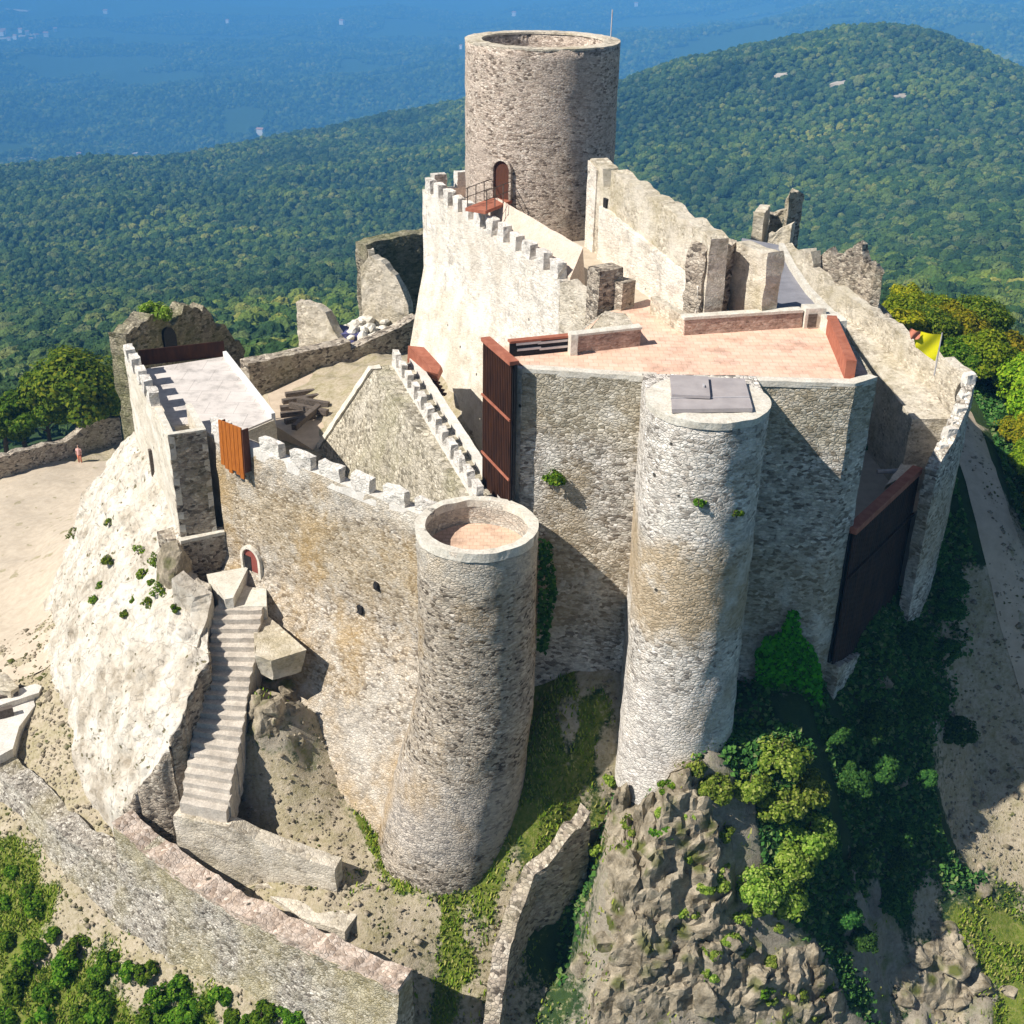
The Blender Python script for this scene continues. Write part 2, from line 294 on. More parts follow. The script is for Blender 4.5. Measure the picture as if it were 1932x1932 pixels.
def resample(line, step):
    out = [0.0]; L_ = [0.0]
    for a, b in zip(line, line[1:]): L_.append(L_[-1] + (V2(b) - V2(a)).length)
    n = max(1, round(L_[-1] / step)); ts = sorted(set([L_[-1] * i / n for i in range(n + 1)] + L_))
    ts = [t for k, t in enumerate(ts) if k == 0 or t - ts[k - 1] > 0.05 * step]
    return ts, L_
def at(line, L_, t):
    for k in range(len(L_) - 1):
        if t <= L_[k + 1] + 1e-6:
            u = (t - L_[k]) / max(1e-9, L_[k + 1] - L_[k]); return k, u
    return len(L_) - 2, 1.0
def wall(bm, line, thick, zt, zb, seg=0.5, jag=0.0, batter=0.0, batter_z=None, jf=0.9, step=0.0):
    """wall along a plan line; thickness goes to the left of travel; zt/zb scalars or one value per point"""
    line = [V2(p) for p in line]
    zt = [zt] * len(line) if isinstance(zt, (int, float)) else list(zt)
    zb = [zb] * len(line) if isinstance(zb, (int, float)) else list(zb)
    ts, L_ = resample(line, seg)
    nrm = []
    for k in range(len(line)):
        v = Vector((0, 0))
        if k > 0: v += (line[k] - line[k - 1]).normalized()
        if k < len(line) - 1: v += (line[k + 1] - line[k]).normalized()
        v.normalize(); nrm.append(Vector((-v.y, v.x)))
    cols = []
    for t in ts:
        k, u = at(line, L_, t)
        p = line[k].lerp(line[k + 1], u); n = nrm[k].lerp(nrm[k + 1], u).normalized()
        a, b = lerp(zt[k], zt[k + 1], u), lerp(zb[k], zb[k + 1], u)
        if jag:
            j = noise.noise(Vector((p.x * jf, p.y * jf, 3.3))) + 0.5 * noise.noise(Vector((p.x * jf * 3, p.y * jf * 3, 9.1)))
            if step: j = math.floor(j / step) * step
            a += jag * j
        cols.append((p, n, a, b))
    H = max(c[2] - c[3] for c in cols); nz = max(1, min(60, round(H / seg)))
    fr, bk = [], []
    for p, n, a, b in cols:
        f, g = [], []
        for j in range(nz + 1):
            z = lerp(b, a, j / nz)
            off = 0.0
            if batter and batter_z is not None and z < batter_z: off = batter * (batter_z - z) / max(0.1, batter_z - b)
            q = p - n * off
            f.append(bm.verts.new((q.x, q.y, z)))
            r = p + n * thick
            g.append(bm.verts.new((r.x, r.y, z)))
        fr.append(f); bk.append(g)
    for i in range(len(cols) - 1):
        for j in range(nz):
            bm.faces.new((fr[i][j], fr[i + 1][j], fr[i + 1][j + 1], fr[i][j + 1]))
            bm.faces.new((bk[i + 1][j], bk[i][j], bk[i][j + 1], bk[i + 1][j + 1]))
        bm.faces.new((fr[i][nz], fr[i + 1][nz], bk[i + 1][nz], bk[i][nz]))
    for i in (0, -1):
        for j in range(nz):
            q = (fr[i][j], fr[i][j + 1], bk[i][j + 1], bk[i][j])
            bm.faces.new(q if i == 0 else tuple(reversed(q)))
def lathe(bm, c, prof, n=64, a0=0.0, a1=2 * math.pi, dz=0.6):
    pr = [prof[0]]
    for (r0, z0), (r1, z1) in zip(prof, prof[1:]):
        k = max(1, round(math.hypot(r1 - r0, z1 - z0) / dz))
        for i in range(1, k + 1): pr.append((lerp(r0, r1, i / k), lerp(z0, z1, i / k)))
    full = abs(a1 - a0 - 2 * math.pi) < 1e-6
    m = n if full else n + 1
    rings = []
    for r, z in pr:
        rings.append([bm.verts.new((c[0] + r * math.sin(a0 + (a1 - a0) * i / n), c[1] - r * math.cos(a0 + (a1 - a0) * i / n), z)) for i in range(m)])
    for k in range(len(pr) - 1):
        for i in range(n):
            j = (i + 1) % m
            if pr[k][0] < 1e-4: bm.faces.new((rings[k][0], rings[k + 1][j], rings[k + 1][i]))
            elif pr[k + 1][0] < 1e-4: bm.faces.new((rings[k][i], rings[k][j], rings[k + 1][0]))
            else: bm.faces.new((rings[k][i], rings[k][j], rings[k + 1][j], rings[k + 1][i]))
def tube(bm, pts, r, n=8):
    pts = [Vector(p) for p in pts]; rs = r if isinstance(r, (list, tuple)) else [r] * len(pts)
    rings = []
    for k, p in enumerate(pts):
        d = (pts[min(k + 1, len(pts) - 1)] - pts[max(k - 1, 0)]).normalized()
        a = d.cross(Vector((0.31, 0.9, 0.2))).normalized(); b = d.cross(a)
        rings.append([bm.verts.new(p + (a * math.cos(2 * math.pi * i / n) + b * math.sin(2 * math.pi * i / n)) * rs[k]) for i in range(n)])
    for k in range(len(pts) - 1):
        for i in range(n):
            j = (i + 1) % n; bm.faces.new((rings[k][i], rings[k][j], rings[k + 1][j], rings[k + 1][i]))
    bm.faces.new(list(reversed(rings[0]))); bm.faces.new(rings[-1])
def rough(bm, amp=0.05, freq=1.2):
    bmesh.ops.remove_doubles(bm, verts=bm.verts, dist=0.004)
    for v in bm.verts:
        v.co += noise.noise_vector(v.co * freq) * amp + noise.noise_vector(v.co * freq * 2.7) * amp * 0.5
def new(): return bmesh.new()
def obj(name, bm, mat, parent=None, smooth=False, origin=None):
    bmesh.ops.recalc_face_normals(bm, faces=bm.faces)
    o = Vector(parent['_o']) if parent is not None and '_o' in parent else (Vector(origin) if origin is not None else Vector())
    if o.length: bmesh.ops.translate(bm, verts=bm.verts, vec=-o)
    me = bpy.data.meshes.new(name); bm.to_mesh(me); bm.free()
    if smooth:
        me.polygons.foreach_set('use_smooth', [True] * len(me.polygons))
    for m in (mat if isinstance(mat, (list, tuple)) else [mat]): me.materials.append(m)
    ob = bpy.data.objects.new(name, me); COL.objects.link(ob)
    if parent is not None:
        ob.parent = parent
        if '_o' in parent: ob['_o'] = tuple(o)
    elif origin is not None: ob.location = o; ob['_o'] = tuple(o)
    return ob
def tag(o, label=None, cat=None, group=None, kind=None):
    for k, v in (('label', label), ('category', cat), ('group', group), ('kind', kind)):
        if v: o[k] = v
    return o
def thing(name, label, cat, loc, group=None):
    o = bpy.data.objects.new(name, None); o.empty_display_size = 0.5; COL.objects.link(o)
    o.location = loc; o['_o'] = tuple(loc); return tag(o, label, cat, group)
def arch(bm, o, u, n, w, h, d, z0=0.0, k=10):
    """arched slab: o foot centre, u along the wall, n outward, depth d"""
    r = w / 2; prof = [(-r, 0), (r, 0), (r, h - r)] + [(r * math.cos(a), h - r + r * math.sin(a)) for a in [math.pi * i / k for i in range(1, k)]] + [(-r, h - r)]
    f = [bm.verts.new(o + u * x + Vector((0, 0, y + z0)) + n * d) for x, y in prof]
    b = [bm.verts.new(o + u * x + Vector((0, 0, y + z0)) - n * 0.15) for x, y in prof]
    bm.faces.new(f)
    for i in range(len(prof)):
        j = (i + 1) % len(prof); bm.faces.new((b[i], b[j], f[j], f[i]))
def arch_ring(bm, o, u, n, w, h, t, d, k=10):
    def pr(r, hh): return [(-r, 0)] + [(-r, hh)] + [(r * -math.cos(a), hh + r * math.sin(a)) for a in [math.pi * i / k for i in range(1, k)]] + [(r, hh), (r, 0)]
    hi = h - w / 2
    A, B = pr(w / 2, hi), pr(w / 2 + t, hi)
    def pt(p, dd): return bm.verts.new(o + u * p[0] + Vector((0, 0, p[1])) + n * dd)
    for i in range(len(A) - 1):
        for (p, q, r_, s, d0, d1, d2, d3) in ((A[i], A[i + 1], B[i + 1], B[i], d, d, d, d), (B[i], B[i + 1], B[i + 1], B[i], d, d, -.15, -.15), (A[i + 1], A[i], A[i], A[i + 1], d, d, -.15, -.15)):
            bm.faces.new((pt(p, d0), pt(q, d1), pt(r_, d2), pt(s, d3)))
def merlons(parent, a, b, ts, w, thick, z0, z1, mat, inward=None, name='merlon'):
    a, b = V2(a), V2(b); u = (b - a).normalized(); n = Vector((-u.y, u.x)); ang = math.atan2(u.y, u.x)
    for t in ts:
        bm = new(); c = a + (b - a) * t + n * thick / 2
        jx = random.uniform(-.05, .05); wz = random.uniform(-.06, .06); ww = w * random.uniform(.9, 1.08)
        box(bm, (c.x + jx * u.x, c.y + jx * u.y), ww, thick, z0 - .05, z1 + wz, ang, .3)
        rough(bm, .075, 2.6); obj(name, bm, mat, parent)
# ------------------------------------------------------------------ terrain
# near ground: (column, row, height, cover) seen points; cover g grass, d dry earth, r rock, f scrub
NEAR = [(835,1705,-42.8,'g'),(730,1640,-42.3,'g'),(700,1560,-41.6,'g'),(680,1480,-40.6,'g'),(560,1380,-38.6,'d'),(620,1420,-39.2,'d'),(500,1500,-40,'d'),(580,1560,-41.2,'d'),
 (620,1600,-41.6,'d'),(950,1690,-42.5,'g'),(400,1595,-43.4,'d'),(450,1610,-43.2,'d'),(470,1390,-37.4,'r'),(520,1330,-35.9,'r'),(480,1290,-35.2,'r'),(565,1305,-35.8,'r'),
 (590,1720,-42.5,'d'),(700,1760,-43,'d'),(800,1760,-43.4,'d'),(870,1760,-43.4,'g'),(780,1830,-44.6,'d'),(850,1850,-45.4,'g'),(820,1932,-46.8,'g'),(900,1932,-46.4,'d'),
 (300,1590,-45,'d'),(360,1650,-45,'d'),(470,1720,-43.6,'d'),
 (0,1590,-45.8,'g'),(60,1660,-46.6,'g'),(130,1740,-47,'d'),(300,1800,-46.2,'d'),(450,1860,-45.8,'d'),(600,1925,-45.6,'d'),(0,1750,-48.8,'g'),(100,1850,-49,'g'),(0,1932,-51,'g'),(250,1900,-48,'g'),(400,1932,-47.4,'g'),(700,1990,-47.5,'g'),(730,1930,-46.4,'f'),
 (1100,1280,-33.5,'g'),(1160,1235,-32.8,'d'),(1080,1390,-35.6,'g'),(1050,1450,-37,'g'),(1140,1320,-34.0,'d'),(1010,1600,-40.2,'g'),(1000,1500,-38.4,'g'),(980,1700,-42.6,'d'),(1060,1560,-39.4,'g'),(930,1800,-44.6,'d'),
 (1190,1380,-34.0,'d'),(1270,1440,-34.3,'r'),(1350,1420,-34.4,'g'),(1215,1425,-34.2,'g'),(1180,1470,-34.9,'r'),(1260,1490,-34.7,'r'),(1330,1500,-34.9,'r'),(1150,1560,-37.4,'r'),(1240,1560,-36.4,'r'),(1220,1650,-39.6,'r'),(1250,1720,-41,'r'),(1300,1650,-38.8,'r'),(1330,1760,-42,'r'),(1280,1850,-44.2,'r'),(1250,1932,-46.5,'r'),
 (1420,1760,-42.2,'r'),(1400,1850,-44.5,'r'),(1400,1932,-46.8,'r'),(1520,1850,-44.8,'r'),(1560,1932,-47.3,'r'),
 (1150,1720,-45.6,'f'),(1090,1800,-47.6,'f'),(1180,1850,-48.6,'f'),(1060,1900,-49,'f'),(1150,1932,-50.6,'f'),(1110,1640,-41.6,'g'),
 (1400,1470,-35.6,'f'),(1480,1440,-35,'f'),(1480,1560,-37.6,'f'),(1550,1310,-34,'f'),(1560,1450,-36.5,'f'),(1560,1600,-39.6,'f'),(1600,1740,-43.6,'f'),
 (1690,1210,-33,'f'),(1760,1050,-32,'f'),(1800,950,-30.4,'f'),(1700,1400,-38.2,'f'),(1760,1500,-41,'f'),(1760,1300,-37,'f'),(1660,1650,-43.4,'f'),(1650,1800,-46.6,'r'),(1700,1600,-43,'f'),
 (1830,790,-28,'d'),(1850,870,-28.9,'d'),(1890,1000,-31.2,'d'),(1925,1120,-34,'d'),(1990,1300,-38.5,'d'),(1890,1300,-38.6,'d'),(1850,1450,-42.8,'d'),(1800,1580,-44.9,'d'),(1740,1720,-46.6,'d'),(1870,1560,-44.8,'d'),(1932,1500,-43.8,'d'),
 (1850,1760,-47.2,'g'),(1800,1830,-48.2,'r'),(1900,1800,-47.6,'g'),(1932,1900,-49.4,'g'),(1830,1910,-50,'r'),(1700,1932,-49.6,'r'),(1760,1880,-49,'d'),
 (1900,870,-30.6,'f'),(1932,960,-32,'f'),(1870,760,-29.2,'f'),(1840,690,-29.6,'f'),(1760,610,-31,'f'),(1680,600,-31,'f'),
 (0,1270,-44,'d'),(60,1180,-44.6,'d'),(50,1050,-47,'d'),(100,960,-48.2,'d'),(150,880,-49.5,'d'),(0,900,-49.2,'d'),(190,860,-49.6,'d'),(0,1050,-47.4,'d'),(0,1150,-45.8,'d'),
 (0,840,-51.5,'f'),(220,800,-50,'f'),(75,1290,-43.6,'d'),(40,1420,-43.8,'d'),(90,1440,-43.4,'d'),(140,1510,-43.2,'d'),(200,1560,-43.0,'d'),(70,1500,-44.2,'d'),(20,1460,-44.8,'d'),(150,1600,-44.8,'d'),
 (560,690,-31.2,'d'),(500,745,-31.2,'d'),(640,690,-31.2,'d'),(600,665,-31.2,'d'),(540,660,-31.4,'d'),(470,690,-31.6,'d'),(680,640,-31.2,'d'),(560,790,-31.6,'d')]
PLAN = [(6.2,41.9,-33.9,'r'),(7.7,41.5,-34.1,'r'),(9.2,42.1,-34.1,'r'),(5.0,43.6,-33.8,'g'),(7.0,40.5,-35.0,'r'),(8.6,40.6,-35.2,'r'),(5.4,42.3,-34.4,'g'),(-9,60,-31.6,'d'),(-5,66,-31.4,'d'),(5,60,-31,'d'),(12,60,-30,'d'),(17,60,-28.6,'d'),(-18,62,-32,'d'),(8,52,-34,'d'),(13,49.5,-33.6,'d'),(2,50,-33.6,'d'),(0,70,-24,'d'),(8,72,-24,'d'),(16,76,-25,'d'),(24,80,-29,'f'),(27,70,-28.6,'f'),(-18,80,-33,'f'),(-4,84,-32,'f'),(10,88,-32,'f'),
 (-12,92,-38,'f'),(-26,86,-42,'f'),(10,100,-44,'f'),(28,94,-36,'f'),(-30,110,-52,'f'),(0,116,-54,'f'),(36,112,-53,'f'),(-60,105,-58,'f'),(-60,80,-50,'d'),(-52,66,-46.5,'d'),(-48,54,-48,'f'),(58,90,-46,'f'),(46,76,-37,'f'),(60,60,-52,'f'),(44,50,-44,'f'),(-40,40,-58,'g'),(-20,30,-62,'g'),(0,28,-60,'g'),(20,28,-62,'r'),(36,32,-58,'g'),(-60,30,-75,'f'),(60,30,-72,'f'),(0,10,-78,'f'),
 (-90,60,-76,'f'),(-80,120,-78,'f'),(0,150,-78,'f'),(50,140,-70,'f'),(90,110,-78,'f'),(100,60,-82,'f'),(-130,130,-108,'f'),(120,160,-104,'f'),(0,-40,-110,'f'),(-100,0,-105,'f'),(100,0,-105,'f')]
NP = [];NK = []
for px, py, z, k in NEAR:
    p = W(px, py, z); NP.append((p.x, p.y, z)); NK.append(k)
for x, y, z, k in PLAN: NP.append((x, y, z)); NK.append(k)
NP = np.array(NP)
def rbf_fit(X, v):
    D = np.sqrt(((X[:, None] - X[None]) ** 2).sum(-1))
    n = len(X); A = np.zeros((n + 3, n + 3)); A[:n, :n] = D - 0.02 * np.eye(n) * D.mean(); A[:n, n] = 1; A[:n, n + 1:] = X; A[n, :n] = 1; A[n + 1:, :n] = X.T
    return np.linalg.lstsq(A, np.concatenate([v, [0, 0, 0]]), rcond=None)[0]
def rbf_eval(X, c, q):
    out = np.empty(len(q))
    for i in range(0, len(q), 40000):
        k = q[i:i + 40000]; D = np.sqrt(((k[:, None] - X[None]) ** 2).sum(-1))
        out[i:i + 40000] = D @ c[:-3] + c[-3] + k @ c[-2:]
    return out
_nc = rbf_fit(NP[:, :2], NP[:, 2])
# far ground: (column, row, distance)
FARPX = [(300,640,420),(600,600,430),(780,585,430),(120,660,430),(600,700,230),(300,720,230),(800,690,230),(950,600,400),(1700,620,300),(1850,610,320),(1200,560,430),(1450,560,430),(0,700,330),(0,600,600),(200,600,560),(300,600,520),(600,520,650),(0,500,900),(400,450,1000),(750,400,1100),(0,400,1300),(400,350,1500),(780,300,1600),
 (-300,330,1700),(0,312,1780),(170,303,1820),(350,290,1850),(560,242,1950),(730,205,2000),(885,183,2050),(1000,175,1900),
 (-200,270,2700),(100,270,2650),(350,262,2700),(600,215,2900),(800,170,3000),(0,205,3300),(250,185,3300),(400,180,3100),(620,148,3300),(870,130,3300),(1050,120,3300),
 (0,100,4300),(300,108,4200),(600,100,4300),(500,55,5100),(966,40,5300),(0,40,5300),(0,0,6000),(966,0,6000),(-400,0,6000),
 (1170,158,1500),(1240,128,1500),(1300,106,1500),(1400,88,1520),(1500,60,1560),(1580,40,1580),(1660,33,1600),(1730,45,1580),(1800,80,1540),(1870,108,1490),(1932,130,1450),(2100,190,1400),
 (1200,300,1080),(1500,250,1180),(1800,250,1120),(1932,300,980),(1300,450,820),(1600,450,760),(1932,450,640),(1500,540,560),(1700,540,480),(1932,560,420),(2200,500,600),
 (1300,78,3500),(1180,40,4200),(1450,30,4000),(1700,2,3900),(1800,55,3100),(1932,85,2900),(1932,20,3800),(2200,30,3600),(1300,8,5600),(1500,-20,5200),(1900,-30,5200)]
FP = []
for px, py, d in FARPX:
    if d >= 2600: d *= 1.4
    p = WD(px, py, d); FP.append((p.x, p.y, p.z))
for px, d, z in ((1200,2600,-560),(1500,2650,-540),(1700,2700,-520),(1900,2500,-480),(200,2700,-640),(600,2800,-620),(850,2900,-600)):
    p = WD(px, 100, d); FP.append((p.x, p.y, z))
for a in range(50, 311, 26):
    for d, z in ((300, -170), (800, -330), (2000, -500), (6000, -690)):
        FP.append((d * math.sin(math.radians(a)), d * math.cos(math.radians(a)), z))
for a in range(-40, 320, 30):
    for d in (11000, 16000): FP.append((d * math.sin(math.radians(a)), d * math.cos(math.radians(a)), -725))
FP = np.array(FP)
def fcoord(q):
    d = np.hypot(q[:, 0], q[:, 1]) + 1e-6; az = np.arctan2(q[:, 0], q[:, 1])
    return np.stack([np.sin(az) * 5 * np.minimum(1, d / 300), np.log(np.maximum(d, 60)) * 2.2 - 0.0 + (np.cos(az) < 0) * 0], 1) if False else np.stack([az * 5, np.log(np.maximum(d, 60)) * 2.2], 1)
_fc = rbf_fit(fcoord(FP), FP[:, 2])
def vnoise(q, f, seed):
    """smooth value noise on plan points, vectorised"""
    x = q[:, 0] * f + seed * 17.3; y = q[:, 1] * f - seed * 9.7
    i = np.floor(x).astype(np.int64); j = np.floor(y).astype(np.int64); u = x - i; v = y - j
    u = u * u * (3 - 2 * u); v = v * v * (3 - 2 * v)
    def h(a, b):
        n = (a * 374761393 + b * 668265263 + seed * 1274126177) & 0x7fffffff
        n = ((n ^ (n >> 13)) * 1274126177) & 0x7fffffff
        return ((n ^ (n >> 16)) & 0xffff) / 65535.0 * 2 - 1
    return (h(i, j) * (1 - u) + h(i + 1, j) * u) * (1 - v) + (h(i, j + 1) * (1 - u) + h(i + 1, j + 1) * u) * v
def cover(q):
    """weights of grass, dry earth, rock, scrub near the castle"""
    out = np.zeros((len(q), 4)); kk = np.array(['gdrf'.index(k) for k in NK])
    for i in range(0, len(q), 40000):
        k = q[i:i + 40000]; jit = np.stack([vnoise(k, .35, 11), vnoise(k, .35, 12)], 1) * 1.3 + np.stack([vnoise(k, 1.1, 13), vnoise(k, 1.1, 14)], 1) * .8
        D2 = ((k[:, None] + jit[:, None] - NP[None, :, :2]) ** 2).sum(-1) + 0.4
        w = 1 / D2 ** 1.6
        for c in range(4): out[i:i + 40000, c] = w[:, kk == c].sum(1)
    return out / out.sum(1, keepdims=True)
def height(q):
    q = np.asarray(q, float)
    r = np.hypot(q[:, 0], q[:, 1] - 58)
    far = rbf_eval(fcoord(FP), _fc, fcoord(q)); d = np.hypot(q[:, 0], q[:, 1])
    amp = np.clip((d - 250) / 900, 0, 1)
    hill = (.45 - np.abs(vnoise(q, 1 / 300, 3)) * 1.6) * 24 + (.45 - np.abs(vnoise(q, 1 / 140, 4)) * 1.6) * 12 + vnoise(q, 1 / 620, 8) * 7
    dm = np.full(len(q), 1e9)
    for x_, y_, _z in FP: dm = np.minimum(dm, np.hypot(q[:, 0] - x_, q[:, 1] - y_))
    far = far + amp * hill * np.clip(1.25 - d / 9000, .45, 1) * np.clip(dm / 240, .06, 1) + np.clip((d - 2800) / 1500, 0, 1) * ((.4 - np.abs(vnoise(q, 1 / 1300, 61)) * 1.5) * 70 + (.4 - np.abs(vnoise(q, 1 / 520, 62)) * 1.5) * 30)
    out = far.copy(); nearm = r < 190
    if nearm.any():
        qn = q[nearm]; nz = rbf_eval(NP[:, :2], _nc, qn)
        w = cover(qn)
        rock = w[:, 2]; soft = 1 - rock
        rid = (1 - np.abs(vnoise(qn, .45, 21))) * 1.0 + (1 - np.abs(vnoise(qn, 1.1, 22))) * .55 + vnoise(qn, 2.3, 23) * .22
        dry = w[:, 1]
        nz = nz + rock * (rid - .95) * 1.5 + (w[:, 0] + w[:, 3]) * (vnoise(qn, .8, 24) * .22 + vnoise(qn, 2.1, 25) * .1) + dry * (vnoise(qn, 1.3, 26) * .13 + vnoise(qn, .5, 27) * .2)
        t = np.clip((r[nearm] - 95) / 95, 0, 1); t = t * t * (3 - 2 * t)
        out[nearm] = nz * (1 - t) + far[nearm] * t
    return out
def T(x, y): return float(height(np.array([[x, y]]))[0])
def ground(px, py, lo=25, hi=400):
    """first point of the terrain under a pixel"""
    d = ray(px, py); hd = math.hypot(d[0], d[1]); ts = np.linspace(lo, hi, 1500) / hd
    pts = d[None] * ts[:, None]; h = height(pts[:, :2]); k = np.where(pts[:, 2] < h)[0]
    if not len(k): return None
    p = pts[k[0]]; return Vector((p[0], p[1], h[k[0]]))
# one polar sheet centred on the castle, finer near it
CEN = (0.0, 56.0); radii = [0.01]
while radii[-1] < 16000:
    r = radii[-1]; radii.append(r + max(0.34, 0.0125 * r if r < 150 else 0.02 * r if r > 300 else 0.015 * r))
radii = np.array(radii)
fine = np.radians(np.linspace(-44, 44, 420)); back = np.radians(np.linspace(44, 316, 330)[1:-1])
# angles: around the castle every direction matters close by, far away only the view ahead
ang = np.concatenate([fine, back]); nA = len(ang)
rr, aa = np.meshgrid(radii, ang, indexing='ij')
TX = CEN[0] + rr * np.sin(aa); TY = CEN[1] + rr * np.cos(aa)
TQ = np.stack([TX.ravel(), TY.ravel()], 1); TZ = height(TQ)
nR = len(radii)
verts = np.column_stack([TQ, TZ])
ii, jj = np.meshgrid(np.arange(nR - 1), np.arange(nA), indexing='ij'); j2 = (jj + 1) % nA
faces = np.stack([ii * nA + jj, (ii + 1) * nA + jj, (ii + 1) * nA + j2, ii * nA + j2], -1).reshape(-1, 4)
me = bpy.data.meshes.new('ground'); me.vertices.add(len(verts)); me.vertices.foreach_set('co', verts.ravel())
me.loops.add(faces.size); me.loops.foreach_set('vertex_index', faces.ravel().astype(np.int32))
me.polygons.add(len(faces)); me.polygons.foreach_set('loop_start', (np.arange(len(faces)) * 4).astype(np.int32)); me.polygons.foreach_set('loop_total', np.full(len(faces), 4, np.int32))
me.update(calc_edges=True); me.validate()
me.polygons.foreach_set('use_smooth', np.ones(len(faces), bool))
cv = np.zeros((len(verts), 4)); rcas = np.hypot(TQ[:, 0], TQ[:, 1] - 56); nm = rcas < 150
cv[nm] = cover(TQ[nm]); cv[~nm, 3] = 1
fade = np.clip((rcas - 85) / 40, 0, 1)[:, None]; cv = cv * (1 - fade) + np.array([[0, 0, 0, 1]]) * fade
a = me.color_attributes.new('cover', 'FLOAT_COLOR', 'POINT'); a.data.foreach_set('color', np.column_stack([cv[:, 0], cv[:, 1], cv[:, 2], np.ones(len(cv))]).ravel())
gm, t, b = nt('ground_cover')
at_ = t.nodes.new('ShaderNodeVertexColor'); at_.layer_name = 'cover'; sp = t.nodes.new('ShaderNodeSeparateColor'); lk(t, at_.outputs[0], sp.inputs[0])
P_ = pos(t); n1 = noise_n(t, P_, .9, 6, .68); n2 = noise_n(t, P_, 4.5, 5, .7); n3 = noise_n(t, P_, 14, 4, .7)
forest = ramp(t, [(.3, (.016, .04, .014)), (.7, (.05, .09, .025))]); lk(t, n1.outputs['Fac'], forest.inputs[0])
grass = ramp(t, [(.3, (.07, .12, .015)), (.5, (.15, .19, .025)), (.7, (.27, .25, .09))]); lk(t, n2.outputs['Fac'], grass.inputs[0])
dry = ramp(t, [(.28, (.20, .165, .08)), (.42, (.36, .305, .20)), (.58, (.52, .45, .335)), (.8, (.60, .53, .42))]); lk(t, n2.outputs['Fac'], dry.inputs[0])
dtint = ramp(t, [(.38, (.26, .235, .09)), (.58, (.50, .42, .31))]); lk(t, n1.outputs['Fac'], dtint.inputs[0])
rockc = ramp(t, [(.25, (.10, .085, .06)), (.42, (.27, .235, .18)), (.58, (.40, .355, .28)), (.75, (.52, .47, .38))]); lk(t, mixc(t, .5, n2.outputs['Fac'], n1.outputs['Fac']), rockc.inputs[0])
rmoss = ramp(t, [(.5, gray(0)), (.66, gray(.8))]); lk(t, n1.outputs['Fac'], rmoss.inputs[0])
def soft(sock, nz_, k=.55):
    m = t.nodes.new('ShaderNodeMath'); m.operation = 'ADD'; lk(t, sock, m.inputs[0])
    s = t.nodes.new('ShaderNodeMath'); s.operation = 'MULTIPLY_ADD'; lk(t, nz_, s.inputs[0]); s.inputs[1].default_value = k; s.inputs[2].default_value = -k / 2
    lk(t, s.outputs[0], m.inputs[1]); r = ramp(t, [(.36, gray(0)), (.58, gray(1))]); lk(t, m.outputs[0], r.inputs[0]); return r.outputs[0]
c = forest.outputs[0]
mixn = mixc(t, .5, n1.outputs['Fac'], n2.outputs['Fac'])
c = mixc(t, soft(sp.outputs[0], mixn, 2.2), c, grass.outputs[0])
c = mixc(t, soft(sp.outputs[1], mixn, 1.8), c, mixc(t, .4, dry.outputs[0], dtint.outputs[0]))
rk = mixc(t, rmoss.outputs[0], rockc.outputs[0], (.13, .15, .04))
c = mixc(t, soft(sp.outputs[2], mixn, 1.6), c, rk)
lk(t, c, b.inputs['Base Color'])
bump(t, b, mixc(t, .5, n2.outputs['Fac'], n3.outputs['Fac']), .8, .18)
me.materials.append(gm)
gro = bpy.data.objects.new('ground', me); COL.objects.link(gro); gro['kind'] = 'structure'

def sheet(name, px_line, width, mat, kind='structure', lift=.06, nw=6, plan=None):
    """a strip of track laid over the ground"""
    line = plan if plan is not None else [ground(*p).xy for p in px_line]
    ts, L_ = resample(line, 1.0); bm = new(); rows = []
    for q in ts:
        k, u = at(line, L_, q); p = V2(line[k]).lerp(V2(line[k + 1]), u)
        d = (V2(line[k + 1]) - V2(line[k])).normalized(); n = Vector((-d.y, d.x))
        if k + 2 < len(line) and u > .5: d2 = (V2(line[k + 2]) - V2(line[k + 1])).normalized(); d = d.lerp(d2, u - .5).normalized(); n = Vector((-d.y, d.x))
        w = width * (1 + .14 * noise.noise(Vector((p.x * .3, p.y * .3, 1.7)))) if isinstance(width, (int, float)) else lerp(width[k], width[k + 1], u)
        rows.append([p + n * w * (s / nw - .5) for s in range(nw + 1)])
    pts = np.array([(v.x, v.y) for r_ in rows for v in r_]); hz = height(pts)
    vs = [bm.verts.new((p_[0], p_[1], h_ + lift)) for p_, h_ in zip(pts, hz)]; m_ = nw + 1
    for i in range(len(rows) - 1):
        for s in range(nw): bm.faces.new((vs[i * m_ + s], vs[i * m_ + s + 1], vs[(i + 1) * m_ + s + 1], vs[(i + 1) * m_ + s]))
    o = obj(name, bm, mat, smooth=True); o['kind'] = kind; return o
# ------------------------------------------------------------------ sun, sky, camera, air
SAZ, SEL = 65.0, 46.0      # sun: degrees left of the direction towards the camera, elevation
sd = Vector((-math.sin(math.radians(SAZ)) * math.cos(math.radians(SEL)), -math.cos(math.radians(SAZ)) * math.cos(math.radians(SEL)), math.sin(math.radians(SEL))))
ld = bpy.data.lights.new('sun', 'SUN'); ld.energy = 5.0; ld.angle = math.radians(0.5); ld.color = (1.0, .945, .86)
lo = bpy.data.objects.new('sun', ld); COL.objects.link(lo); lo.rotation_euler = sd.to_track_quat('Z', 'Y').to_euler()
wd = bpy.data.worlds.new('World'); S.world = wd; wd.use_nodes = True
wt = wd.node_tree; sk = wt.nodes.new('ShaderNodeTexSky'); sk.sky_type = 'NISHITA'; sk.sun_disc = False
sk.sun_elevation = math.radians(SEL); sk.sun_rotation = math.atan2(sd.x, sd.y); sk.air_density = 0.9; sk.dust_density = 0.4
bg = wt.nodes['Background']; bg.inputs['Strength'].default_value = 0.058; wt.links.new(sk.outputs[0], bg.inputs[0])
